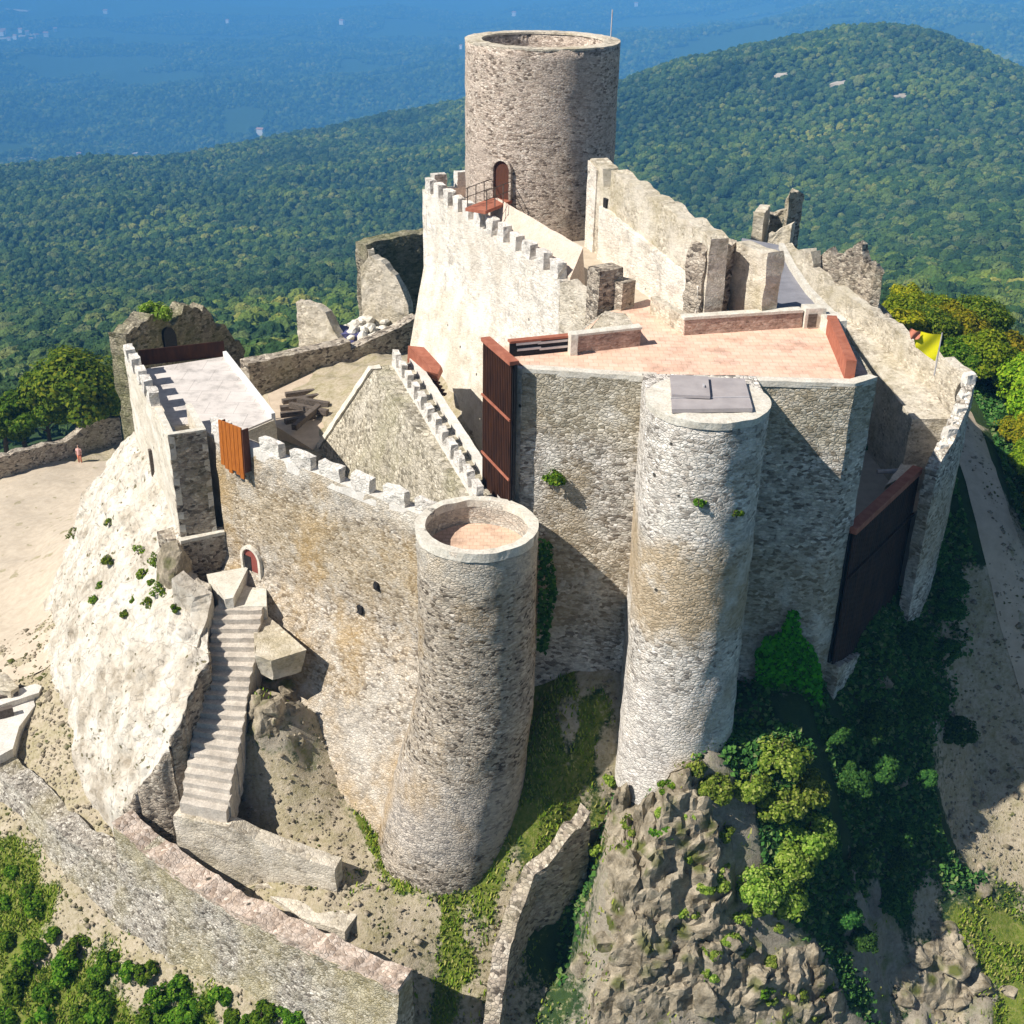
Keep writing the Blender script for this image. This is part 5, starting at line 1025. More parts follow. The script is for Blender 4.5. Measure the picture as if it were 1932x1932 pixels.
# boulders and outcrops on the slope below the bastions
bo = [(1215, 1480, .9, .8, .8), (1185, 1560, .7, .8, 1.1), (1180, 1660, .7, .7, 1.2), (1275, 1800, .7, .7, 1.3), (1345, 1820, .8, .7, 1.3), (1330, 1895, .8, .7, 1.1), (1420, 1890, .8, .7, 1.1), (1380, 1870, .4, .4, .8), (1455, 1870, .45, .45, .9), (1405, 1925, .5, .45, .9), (1470, 1930, .6, .5, 1.0), (1530, 1910, .6, .5, .9),
      (1560, 1850, .6, .6, .8), (1725, 1800, .9, .8, .5), (1800, 1810, 1.2, 1.0, .6), (1835, 1850, 1.3, 1.1, .6), (1770, 1750, .7, .6, .5), (1850, 1690, .7, .6, .5), (1700, 1890, .8, .7, .5), (1660, 1300, .6, .5, .5), (1700, 1480, .5, .5, .4), (930, 1800, .5, .4, .35), (1100, 1830, .6, .6, .9), (508, 1330, .9, .7, 1.0), (480, 1345, .6, .6, .9), (540, 1310, .8, .7, .7), (515, 1385, .6, .5, .6), (960, 1850, .5, .4, .35), (1900, 1880, .8, .7, .4), (1780, 1900, .6, .6, .4)]
# craggy rock face under the round bastion
def crag(name, label, px_poly, res=.17, amp=1.0, nblk=60, blk=.8):
    g4 = [ground(*q) for q in px_poly]; pl = [V2(g_) for g_ in g4]; x0, x1 = min(v.x for v in pl), max(v.x for v in pl); y0, y1 = min(v.y for v in pl), max(v.y for v in pl)
    nx, ny = int((x1 - x0) / res) + 1, int((y1 - y0) / res) + 1; gx_, gy_ = np.meshgrid(np.linspace(x0, x1, nx), np.linspace(y0, y1, ny)); q = np.column_stack([gx_.ravel(), gy_.ravel()]); hz = height(q)
    def inside(x, y):
        ins = False; j = len(pl) - 1
        for i in range(len(pl)):
            if (pl[i].y > y) != (pl[j].y > y) and x < (pl[j].x - pl[i].x) * (y - pl[i].y) / (pl[j].y - pl[i].y) + pl[i].x: ins = not ins
            j = i
        return ins
    def edged(x, y):
        return min((V2((x, y)) - (a_ + (b__ - a_) * max(0, min(1, (V2((x, y)) - a_).dot(b__ - a_) / max(1e-6, (b__ - a_).length_squared))))).length for a_, b__ in zip(pl, pl[1:] + pl[:1]))
    bm = new(); V_ = {}
    for k_, ((x, y), z) in enumerate(zip(q, hz)):
        if not inside(x, y): continue
        V_[k_] = bm.verts.new((x, y, z))
    for j in range(ny - 1):
        for i in range(nx - 1):
            k4 = (j * nx + i, j * nx + i + 1, (j + 1) * nx + i + 1, (j + 1) * nx + i)
            if all(k_ in V_ for k_ in k4): bm.faces.new([V_[k_] for k_ in k4])
    for _ in range(2):
        lg_ = [e_ for e_ in bm.edges if e_.calc_length() > res * 1.6]
        if lg_: bmesh.ops.subdivide_edges(bm, edges=lg_, cuts=1, use_grid_fill=True)
    bmesh.ops.triangulate(bm, faces=bm.faces)
    for v in bm.verts:
        p3 = v.co.copy(); e_ = min(1, edged(p3.x, p3.y) / .8); w_ = p3 + noise.noise_vector(p3 * .8) * .45
        w_ = Vector((w_.x, w_.y, w_.z * .75)); d1 = noise.voronoi(w_ * .62)[0]; d2 = noise.voronoi(w_ * 1.55 + Vector((3, 1, 7)))[0]; d3 = noise.voronoi(w_ * 3.6)[0]
        up_ = .75 * min(1, (d1[1] - d1[0]) * 1.9) + .5 * noise.cell(w_ * .62) * 0 + .34 * min(1, (d2[1] - d2[0]) * 2.0) + .13 * min(1, (d3[1] - d3[0]) * 2)
        up_ += .4 * noise.noise(p3 * .5) + .22 * ((p3.z * .7 + .6 * noise.noise(p3 * .4)) % 1.0)
        up_ = up_ * amp * e_ - .25 * (1 - e_)
        v.co = p3 + Vector((noise.noise(p3 * 1.1) * .35, -.5, .8)) * up_ + noise.noise_vector(p3 * 4.3) * .05
    base_v = [v.co.copy() for v in bm.verts]; bed = [e_ for e_ in bm.edges if len(e_.link_faces) == 1]
    ex = bmesh.ops.extrude_edge_only(bm, edges=bed); bmesh.ops.translate(bm, verts=[v for v in ex['geom'] if isinstance(v, bmesh.types.BMVert)], vec=(0, .3, -1.6))
    r_ = random.Random(len(base_v))
    for _ in range(nblk):
        v0 = r_.choice(base_v); s_ = blk * r_.uniform(.4, 1.0) * (1.5 if r_.random() < .15 else 1); sx, sy, sz = s_, s_ * r_.uniform(.6, .9), s_ * r_.uniform(.8, 1.5)
        if proj(v0)[1] < 1560 and px_poly[0][0] > 1000: sx, sy, sz = sx * .5, sy * .5, sz * .4
        ret = bmesh.ops.create_icosphere(bm, subdivisions=3, radius=1); pl2 = [(Vector((r_.gauss(0, 1), r_.gauss(0, 1), r_.gauss(0, 1))).normalized(), r_.uniform(.55, .95)) for _k in range(11)]
        rot = Matrix.Rotation(r_.uniform(-.5, .5), 3, 'Z') @ Matrix.Rotation(r_.uniform(-.4, .4), 3, 'X')
        for v in ret['verts']:
            d = v.co.normalized(); k_ = min([1.2] + [h_ / d.dot(n_) for n_, h_ in pl2 if d.dot(n_) > .05]); q_ = rot @ (Vector((d.x * sx, d.y * sy, d.z * sz)) * k_); q_ += v0 + Vector((0, .3, -.3)) * s_
            v.co = q_ + noise.noise_vector(q_ * 1.2) * .16 + noise.noise_vector(q_ * 3.3) * .07
    return tag(obj(name, bm, M['boulder'], origin=tuple(g4[0])), label, 'rock')
crag('rock_outcrop', 'big craggy tan rock face under the round white bastion, running down to the bottom edge', [(1160, 1475), (1270, 1452), (1330, 1480), (1390, 1560), (1400, 1680), (1450, 1760), (1560, 1800), (1600, 1900), (1590, 2000), (1095, 2000), (1110, 1900), (1140, 1800), (1130, 1720), (1120, 1640), (1118, 1570)], .17, 1.1, 26, .8)
crag('rock_outcrop', 'low pale rock shelf on the sunlit grass in the lower right corner', [(1740, 1760), (1800, 1735), (1860, 1790), (1860, 1880), (1780, 1930), (1700, 1900), (1690, 1830)], .17, .6, 16, .5)
crag('rock_outcrop', 'brown cracked rock beside the bottom of the long stairs, under the triangular platform', [(478, 1290), (520, 1275), (570, 1300), (575, 1345), (530, 1400), (480, 1440), (455, 1400), (465, 1330)], .14, .7, 8, .45)
def desc(i, px, py):
    if px > 1600: return f"{['pale flat','grey lumpy','light angular'][i % 3]} boulder on the {'sunlit grass at the lower right' if py > 1650 else 'dark shaded slope at right'}"
    if px < 700: return f"{['rough grey','brown','dark cracked'][i % 3]} rock beside the long stairs"
    return f"{['craggy tan','grey-brown','mossy ochre'][i % 3]} rock mass below the {'round white' if px > 1150 else 'hollow tan'} bastion"
for i, (px, py, sx, sy, sz) in enumerate(bo):
    g_ = ground(px, py)
    if g_ is None: continue
    rock('boulder', desc(i, px, py), 'rock', (g_.x, g_.y + .2, g_.z - sz * .25), sx, sy, sz * .8, M['boulder'], i * 5.3, 'boulders around the castle rock', 4)
# ------------------------------------------------------------------ vegetation
def leaf_quads(cent, nrm, size, elong=1.5, seed=0):
    """arrays of leaf-sized quads, folded a little"""
    r_ = np.random.default_rng(seed); n_ = len(cent)
    nn = nrm / np.maximum(1e-6, np.linalg.norm(nrm, axis=1, keepdims=True)); a_ = r_.normal(size=(n_, 3)); u_ = np.cross(nn, a_); u_ /= np.maximum(1e-6, np.linalg.norm(u_, axis=1, keepdims=True)); v_ = np.cross(nn, u_)
    s_ = (size * r_.uniform(.6, 1.35, n_))[:, None]
    return np.stack([cent - u_ * s_ * elong * .5, cent + v_ * s_ * .5 + nn * s_ * .12, cent + u_ * s_ * elong * .5, cent - v_ * s_ * .5 + nn * s_ * .12], 1)
def quads_mesh(name, Q, mat):
    n_ = len(Q); me = bpy.data.meshes.new(name); me.vertices.add(n_ * 4); me.vertices.foreach_set('co', Q.astype(np.float32).ravel())
    me.loops.add(n_ * 4); me.loops.foreach_set('vertex_index', np.arange(n_ * 4, dtype=np.int32)); me.polygons.add(n_)
    me.polygons.foreach_set('loop_start', np.arange(n_, dtype=np.int32) * 4); me.polygons.foreach_set('loop_total', np.full(n_, 4, np.int32)); me.update(calc_edges=True); me.materials.append(mat); return me
def crown_quads(rx, rz, nclump, nleaf, size, seed, lumpy=.34, z0=0.0):
    r_ = np.random.default_rng(seed); C = []; Nn = []
    for i in range(nclump):
        d = r_.normal(size=3); d[2] = abs(d[2]) * .9 - .25; d /= np.linalg.norm(d); rad = r_.uniform(.62, 1.0)
        c = d * np.array([rx, rx, rz]) * rad; cr = rx * lumpy * r_.uniform(.65, 1.3); k = int(nleaf * r_.uniform(.6, 1.4))
        q = r_.normal(size=(k, 3)); q /= np.linalg.norm(q, axis=1, keepdims=True); q *= (r_.uniform(.35, 1, k) ** .5)[:, None]
        q[:, 2] *= .8; C.append(c + q * cr); Nn.append(q + d * .5 + np.array([0, 0, .5]) + r_.normal(size=(k, 3)) * .5)
    C = np.concatenate(C); C[:, 2] += z0; return leaf_quads(C, np.concatenate(Nn), size, seed=seed)
def trunk_mesh(name, h_, r0, seed, branches=6, spread=1.6):
    bm = new(); r_ = random.Random(seed); pts = [Vector((0, 0, -min(.6, h_ * .3)))]; p_ = Vector((0, 0, 0))
    for i in range(5): pts.append(p_.copy()); p_ += Vector((r_.uniform(-.12, .12), r_.uniform(-.12, .12), h_ / 4))
    tube(bm, pts, [r0 * (1.25 - .17 * i) for i in range(6)], 8)
    for i in range(branches):
        b0 = pts[2 + i % 4].copy(); a_ = i * 2.4 + r_.random(); e_ = b0 + Vector((math.cos(a_) * spread, math.sin(a_) * spread, r_.uniform(.5, 1.3) * h_ * .35))
        tube(bm, [b0, b0.lerp(e_, .5) + Vector((0, 0, .15)), e_], [r0 * .5, r0 * .32, r0 * .12], 6)
    me = bpy.data.meshes.new(name); bm.to_mesh(me); bm.free(); me.materials.append(M['bark']); return me
PROTO = {}
def proto_tree(kind, mat, rx, rz, nclump, nleaf, size, seed, th, tr):
    PROTO[kind] = (quads_mesh('crown', crown_quads(rx, rz, nclump, nleaf, size, seed, z0=th + rz * .55), mat), trunk_mesh('trunk', th + rz * .6, tr, seed, 6, rx * .55))
proto_tree('oak', L['oak'], 2.6, 2.2, 52, 300, .19, 1, 1.6, .22)
proto_tree('lime', L['lime'], 2.5, 2.3, 52, 300, .19, 2, 1.6, .2)
proto_tree('gold', L['gold'], 2.5, 2.1, 52, 300, .19, 3, 1.5, .2)
proto_tree('evergreen', L['shrub'], 2.4, 2.0, 50, 290, .19, 4, 1.3, .2)
proto_tree('dark', L['dark'], 1.3, 1.1, 26, 190, .14, 5, .4, .08)
def plant(name, kind, g_, s_, label, cat_, group, rot=None, parts=('crown', 'trunk')):
    cm, tm = PROTO[kind]; e = thing(name, label, cat_, tuple(g_), group); del e['_o']
    e.rotation_euler = (0, 0, random.uniform(0, 6.28) if rot is None else rot); e.scale = (s_ * random.uniform(.92, 1.1), s_ * random.uniform(.92, 1.1), s_ * random.uniform(.9, 1.12))
    for nm_, me_ in zip(parts, (cm, tm)):
        c = bpy.data.objects.new(nm_, me_); COL.objects.link(c); c.parent = e
    return e
TREES = [(1680, 640, 'gold', 1.0), (1712, 620, 'lime', .9), (1745, 640, 'oak', .9), (1790, 640, 'gold', 1.0), (1835, 640, 'oak', 1.0), (1880, 640, 'gold', 1.05), (1925, 650, 'lime', 1.1), (1700, 675, 'evergreen', .8),
         (1800, 690, 'evergreen', .9), (1845, 700, 'lime', 1.05), (1900, 710, 'gold', 1.15), (1945, 740, 'gold', 1.1), (1930, 760, 'lime', 1.0), (1960, 810, 'lime', 1.0), (1925, 820, 'gold', .7), (1985, 850, 'oak', 1.0), (1950, 890, 'lime', .8), (1990, 920, 'evergreen', 1.0), (1975, 970, 'gold', .8), (2000, 1040, 'lime', 1.0), (1875, 700, 'gold', .8), (1960, 700, 'gold', 1.0), (1935, 870, 'lime', .5), (1965, 930, 'evergreen', .6), (1765, 610, 'lime', .9), (1900, 590, 'evergreen', .9), (1830, 600, 'gold', .9), (1710, 585, 'gold', .9)]
adj = {'oak': 'olive-green', 'lime': 'bright lime-green', 'gold': 'golden-green', 'evergreen': 'dark green'}
for i, (px, py, k_, s_) in enumerate(TREES):
    g_ = ground(px, py + 30, 50); s_ *= .78
    if g_ is None: continue
    row_ = 'at the back by the craggy ruin' if py < 625 else 'behind the yellow flag' if py < 680 and px < 1850 else 'in the thick of the wood at right' if py < 800 else 'at the edge of the dirt path'
    plant('tree', k_, (g_.x, g_.y, g_.z - .3), s_, f'{adj[k_]} round-crowned tree {row_}', 'tree', f'{adj[k_]} trees {row_}')
for px, py, k_, s_, lab in ((150, 800, 'oak', 1.5, 'big olive-yellow oak behind the roadside wall left of the gatehouse'), (45, 830, 'evergreen', 1.15, 'dark bushy tree at the left edge behind the roadside wall'), (95, 838, 'oak', .8, 'smaller dusky tree between the big oak and the left edge'), (205, 790, 'oak', .9, 'olive tree squeezed between the big oak and the gatehouse'), (5, 815, 'evergreen', 1.2, 'dark green tree cut by the left frame edge behind the wall')):
    q_ = WD(px, py, 116); plant('oak_tree' if k_ == 'oak' else 'tree', k_, (q_.x, q_.y, T(q_.x, q_.y) + .8), s_, lab, 'tree', 'trees behind the roadside wall')
# bushes near the bastions
def bush(px, py, r_, mat, label, group, seed, lo=25, size=.12, dens=1.3, name='bush', g_=None):
    g_ = g_ or ground(px, py, lo)
    if g_ is None: return
    e = thing(name, label, 'bush', (g_.x, g_.y, g_.z - .1), group); del e['_o']
    Q = crown_quads(r_, r_ * .85, max(8, int(18 * dens)), int(90 * dens), size, seed, lumpy=.42, z0=r_ * .55)
    c = bpy.data.objects.new('foliage', quads_mesh('foliage', Q, mat)); COL.objects.link(c); c.parent = e
    c = bpy.data.objects.new('stem', trunk_mesh('stem', r_ * .9, .012 + r_ * .05, seed, 5, r_ * .6)); COL.objects.link(c); c.parent = e
    return e
big = [(1345, 1505, .75, 'small bright bush at the foot of the round white bastion'), (1410, 1500, .8, 'leafy bush right of the small bright one, below the round bastion'), (1470, 1465, 1.0, 'tall pale-tipped bush standing against the shade'), (1515, 1505, .9, 'rounded bush right of the tall pale-tipped bush'), (1465, 1540, 1.0, 'olive bush in the middle of the bush cluster'), (1520, 1600, 1.15, 'bright lime bush on the right of the cluster by the dark slope'), (1490, 1650, 1.0, 'lime bush just below the brightest one'), (1430, 1690, 1.15, 'wide leafy bush at the bottom of the cluster'), (1480, 1710, 1.0, 'feathery bush at the lower right end of the cluster'), (1340, 1690, .6, 'small green tuft bush on the rocks below the bastion'), (1370, 1790, .5, 'low mossy bush on the outcrop')]
for i, (px, py, r_, lab) in enumerate(big): bush(px, py, r_, L['bush'], lab, 'bushes on the rocks below the round bastion', 100 + i, dens=1.4)
for i, (px, py, r_) in enumerate(((1205, 1500, .35), (1250, 1540, .3), (1170, 1540, .4), (1300, 1560, .4), (1290, 1760, .35), (1400, 1800, .4), (1450, 1830, .35), (1330, 1850, .3), (1360, 1600, .45), (1290, 1620, .3), (1500, 1880, .4), (1240, 1480, .35), (1420, 1750, .4), (1130, 1620, .4), (1310, 1480, .4))): bush(px, py, r_, L['bush'], 'small yellow-green tuft growing on the craggy rock under the bastion', 'tufts on the craggy rock', 150 + i, dens=.7, size=.11, name='tuft')
rt = random.Random(3)
for i in range(34):
    px, py = rt.uniform(1130, 1580), rt.uniform(1480, 1930)
    if px > 1330 and py < 1480 + (px - 1330) * 1.5: continue
    if px < 1240 and py > 1720: continue
    bush(px, py, rt.uniform(.22, .5), L['bush'] if i % 3 else L['shrub'], ('ragged lime weed' if i % 3 else 'dark green weed') + ' rooted in a crack of the craggy rock face', ('lime' if i % 3 else 'dark') + ' weeds in the craggy rock face', 700 + i, dens=.7, size=.10, name='weed')
low = [(55, 1690), (130, 1835), (175, 1880), (210, 1825), (280, 1850), (360, 1910), (420, 1885), (470, 1935), (40, 1850), (90, 1880), (280, 1935), (340, 1935), (15, 1930), (60, 1940), (190, 1925), (540, 1920), (25, 1650), (10, 1710), (70, 1720), (105, 1775), (150, 1800), (60, 1810), (190, 1850), (120, 1860), (250, 1850), (200, 1905), (300, 1890), (340, 1870), (30, 1880), (390, 1900), (440, 1925), (310, 1930), (500, 1928), (90, 1920), (560, 1935), (230, 1945), (380, 1945), (15, 1780), (160, 1930)]
for i, (px, py) in enumerate(low):
    wh = ['by the left edge', 'near the bottom left corner', 'under the outer wall', 'along the bottom edge'][0 if px < 40 else 1 if px < 200 and py > 1790 else 2 if py < 1880 else 3]
    bush(px, py, random.uniform(.32, .68), L['shrub'], f'{["vivid green","mid-green","dark green"][i % 3]} shrub {wh}', f'{["vivid green","mid-green","dark green"][i % 3]} shrubs {wh}', 200 + i, dens=1.1, size=.11, name='shrub')
sh = [(1720, 1350), (1780, 1250), (1650, 1480), (1700, 1580), (1610, 1640), (1800, 1400), (1680, 1720), (1760, 1050), (1785, 1130), (1600, 1500), (1570, 1400), (1740, 1480), (1640, 1380), (1590, 1750), (1780, 1180), (1720, 1230), (1660, 1580), (1620, 1800), (1690, 1640)]
for i, (px, py) in enumerate(sh):
    g_ = ground(px, py)
    if g_ is None: continue
    wh = 'below the steel gate screen' if py < 1300 else 'on the steep shaded slope' if py < 1550 else 'low on the shaded slope by the bushes'
    plant('shrub', 'dark', (g_.x, g_.y, g_.z - .3), random.uniform(.45, .8), f'{["broad","tufted","low"][i % 3]} dark shrub {wh}', 'bush', f'{["broad","tufted","low"][i % 3]} dark shrubs {wh}', parts=('foliage', 'stem'))
g_ = r1.lerp(r2, .55); bush(0, 0, .9, L['bush'], 'bright green bush growing on top of the ruined vault', None, 401, g_=Vector((g_.x, g_.y + 1.2, zat((g_.x, g_.y + 1.2), 605))), dens=.9, size=.16)
for px, py, r_, lab in ((1045, 905, .45, 'small green bush sprouting from the front wall of the terrace building'),):
    q = WY(px, py, 47.55); bush(0, 0, r_, L['shrub'], lab, None, 402, g_=Vector((q.x, q.y, q.z - .2)), dens=.8, size=.1)
for px, py in ((1245, 950), (1370, 970)):
    a_ = math.radians(-8 if px < 1300 else 30); q = Vector((RC[0] + 2.45 * math.sin(a_), RC[1] - 2.45 * math.cos(a_), 0)); q.z = zat(q.xy, py); bush(0, 0, .22, L['shrub'], f'tiny weed growing from the {"front" if px < 1300 else "right flank"} of the round white bastion', None, 410 + px, g_=q, dens=.4, size=.08, name='weed')
# small weeds on the whitened slope
SR = rows
tree_bvh = BVHTree.FromPolygons([v for r_ in SR for v in r_], [(j * nc + i, (j + 1) * nc + i, (j + 1) * nc + i + 1, j * nc + i + 1) for j in range(nr - 1) for i in range(nc - 1)])
def on_slope(px, py):
    d = Vector(ray(px, py)).normalized(); h_ = tree_bvh.ray_cast(Vector((0, 0, 0)), d); return h_[0]
q = on_slope(314, 1095)
if q is not None: rock('rock_boss', 'brown weathered rock boss on the white slope right under the corner turret', 'rock', (q.x + .1, q.y + .5, q.z - .2), 1.0, .9, 1.9, M['boulder'], 77.7, sub=4)
for i, (px, py) in enumerate(((190, 1105), (205, 1060), (262, 1045), (288, 1100), (270, 1085), (300, 1120), (250, 1130), (178, 1135), (300, 1060), (235, 1160), (282, 1140), (140, 1010), (330, 1150), (210, 990))):
    q = on_slope(px, py)
    if q is None: continue
    bush(0, 0, .24 + .1 * (i % 3), L['oak'], 'small olive weed clump on the upper part of the white rock slope', 'weeds on the white rock slope', 500 + i, g_=q, dens=.45, size=.09, name='weed')
# ivy on the right part of the terrace building and by the left bastion
def ivy(name, label, poly, y0, n_, size, mat, seed, dy=.12):
    r_ = np.random.default_rng(seed); xs = [p_[0] for p_ in poly]; ys = [p_[1] for p_ in poly]; C = []
    while len(C) < n_:
        x, y = r_.uniform(min(xs), max(xs)), r_.uniform(min(ys), max(ys)); ins = False; j = len(poly) - 1
        for i in range(len(poly)):
            if (poly[i][1] > y) != (poly[j][1] > y) and x < (poly[j][0] - poly[i][0]) * (y - poly[i][1]) / (poly[j][1] - poly[i][1]) + poly[i][0]: ins = not ins
            j = i
        if ins:
            q = WY(x, y, y0); lump = .25 + .25 * noise.noise(q * 1.3); C.append((q.x, q.y - abs(r_.normal()) * dy - max(0, lump) * .6, q.z))
    C = np.array(C); Nn = np.tile(np.array([0, -.8, .6]), (len(C), 1)) + r_.normal(size=(len(C), 3)) * .5
    me = quads_mesh(name, leaf_quads(C - C.mean(0), Nn, size, seed=seed), mat); o = bpy.data.objects.new(name, me); COL.objects.link(o); o.location = C.mean(0); return tag(o, label, 'plant')
ivy('ivy', 'vivid green ivy climbing the shaded right part of the terrace building', [(1485, 1150), (1505, 1148), (1510, 1195), (1530, 1212), (1548, 1260), (1548, 1340), (1525, 1420), (1470, 1450), (1370, 1460), (1385, 1390), (1428, 1320), (1424, 1230), (1440, 1200), (1472, 1190)], 47.0, 6800, .16, L['ivy'], 61)
ivy('ivy', 'thin dark ivy strip hanging where the hollow bastion meets the terrace building', [(1018, 1010), (1040, 1020), (1050, 1110), (1030, 1230), (1014, 1220), (1016, 1080)], 47.55, 700, .14, L['dark'], 62)
ivy('ivy', 'sparse green ivy fringe under the left rim of the hollow bastion', [(800, 1085), (850, 1075), (870, 1100), (860, 1150), (830, 1130), (805, 1110)], 43.2, 0, .1, L['shrub'], 63) if False else None
# grass tufts on the ground near the castle
cand = []
gr = np.random.default_rng(5)
for _ in range(70):
    n_ = 6000; q = np.column_stack([gr.uniform(-34, 30, n_), gr.uniform(30, 62, n_)]); w = cover(q); k_ = w[:, 0] + .06 * w[:, 1] + .30 * w[:, 2] > gr.uniform(.25, 1.1, n_); cand.append(q[k_])
cand = np.concatenate(cand); cand = cand[vnoise(cand, .7, 41) + .6 * vnoise(cand, 1.9, 42) > -.35][:110000]; hz = height(cand); P3 = np.column_stack([cand, hz])
cpx = P3 @ R; sx_ = CX + F * cpx[:, 0] / -cpx[:, 2]; sy_ = CY - F * cpx[:, 1] / -cpx[:, 2]; ok = (sx_ > -150) & (sx_ < 2080) & (sy_ > 600) & (sy_ < 2080); P3 = P3[ok]
P3[:, 2] += .05 + .55 * cover(P3[:, :2])[:, 2]; hgt = gr.uniform(.07, .24, len(P3))
dirv = gr.normal(size=(len(P3), 3)); dirv[:, 2] = 0; dirv /= np.linalg.norm(dirv, axis=1, keepdims=True); side = np.cross(dirv, [0, 0, 1.0])
tip = P3 + dirv * (hgt * .5)[:, None] + np.array([0, 0, 1.0]) * hgt[:, None]; wv = side * .045
Q = np.stack([P3 - wv, P3 + wv, tip + wv * .4, tip - wv * .4], 1)
go = bpy.data.objects.new('grass', quads_mesh('grass', Q, L['grass'])); COL.objects.link(go); go['kind'] = 'stuff'
# gravel and loose stones on the bare earth
cand = []
for _ in range(30):
    n_ = 4000; q = np.column_stack([gr.uniform(-34, 32, n_), gr.uniform(33, 66, n_)]); w = cover(q); cand.append(q[w[:, 1] + .5 * w[:, 2] > gr.uniform(.4, 1.6, n_)])
cand = np.concatenate(cand)[:22000]; hz = height(cand); sz = np.clip(gr.lognormal(-2.75, .55, len(cand)), .025, .32)
oct_ = np.array([(1, 0, 0), (0, 1, 0), (-1, 0, 0), (0, -1, 0), (0, 0, .7), (0, 0, -.7)], float)
Vg = (oct_[None] * gr.uniform(.6, 1.3, (len(cand), 6, 1)) + gr.normal(size=(len(cand), 6, 3)) * .15) * sz[:, None, None] + np.column_stack([cand, hz + sz * .2])[:, None]
tri = np.array([(0, 1, 4), (1, 2, 4), (2, 3, 4), (3, 0, 4), (1, 0, 5), (2, 1, 5), (3, 2, 5), (0, 3, 5)]); Fg = (np.arange(len(cand))[:, None, None] * 6 + tri[None]).reshape(-1, 3)
gme = bpy.data.meshes.new('gravel'); gme.from_pydata([], [], []); gme.vertices.add(len(cand) * 6); gme.vertices.foreach_set('co', Vg.astype(np.float32).ravel()); gme.loops.add(Fg.size); gme.loops.foreach_set('vertex_index', Fg.astype(np.int32).ravel()); gme.polygons.add(len(Fg)); gme.polygons.foreach_set('loop_start', np.arange(len(Fg), dtype=np.int32) * 3); gme.polygons.foreach_set('loop_total', np.full(len(Fg), 3, np.int32)); gme.update(calc_edges=True)
gme.materials.append(M['boulder']); go = bpy.data.objects.new('gravel', gme); COL.objects.link(go); go['kind'] = 'stuff'
# dark creeping ground cover on the shaded slope
cand = []
for _ in range(60):
    n_ = 6000; q = np.column_stack([gr.uniform(2.5, 42, n_), gr.uniform(33, 78, n_)]); w = cover(q); cand.append(q[(w[:, 3] + .12 * w[:, 1] > gr.uniform(.3, 1.0, n_)) & (vnoise(q, .5, 44) + .6 * vnoise(q, 1.4, 45) > -.75)])
cand = np.concatenate(cand)
pl_ = np.array([tuple(W(*k_).xy) for k_ in ((1800, 720, -27.5), (1826, 790, -28), (1850, 870, -28.9), (1890, 1000, -31.2), (1925, 1120, -34), (1990, 1300, -38.5), (1850, 1450, -42.8), (1800, 1580, -44.9))]); dm = np.full(len(cand), 1e9)
for a_, b__ in zip(pl_[:-1], pl_[1:]):
    ab = b__ - a_; tt = np.clip(((cand - a_) @ ab) / (ab @ ab), 0, 1); dm = np.minimum(dm, np.hypot(*(cand - a_ - tt[:, None] * ab).T))
cand = cand[dm > 1.9][:85000]; P3 = np.column_stack([cand, height(cand)]); P3[:, 2] += gr.uniform(.02, .35, len(P3))
Q = leaf_quads(P3, gr.normal(size=P3.shape) * .6 + np.array([0, -.3, 1.0]), .2, seed=46)
go = bpy.data.objects.new('ground_cover', quads_mesh('ground_cover', Q, L['cover'])); COL.objects.link(go); go['kind'] = 'stuff'
# ------------------------------------------------------------------ the forest on the hills
CLEAR = ((70, 302, 90, 9, ''), (122, 296, 40, 7, ''), (262, 290, 60, 5, ''), (340, 300, 22, 8, ''), (735, 211, 18, 6, ''), (1470, 148, 34, 5, ''), (1580, 160, 36, 6, ''), (1700, 185, 26, 5, ''), (1765, 250, 18, 6, ''), (30, 70, 90, 6, ''), (25, 20, 60, 4, ''), (170, 28, 50, 3, ''), (640, 44, 50, 4, ''), (330, 30, 60, 3, ''))
HOUSES = ((492, 256), (150, 298), (8, 64), (30, 74), (52, 66), (70, 72), (18, 78), (645, 46), (970, 30), (870, 92), (1200, 12), (430, 44))
CLR = []
for a_ in CLEAR:
    q_ = ground(a_[0], a_[1], 150, 9500)
    if q_ is not None:
        s_ = math.hypot(q_.x, q_.y) / F; CLR.append((q_.x, q_.y - a_[3] * s_ * 1.5, a_[2] * s_ * .45 + 2, a_[3] * s_ * 2.6 + 4))
for a_ in HOUSES:
    q_ = ground(a_[0], a_[1], 150, 9500)
    if q_ is not None:
        s_ = math.hypot(q_.x, q_.y) / F; CLR.append((q_.x, q_.y - 20 * s_, 6 * s_ + 3, 50 * s_))
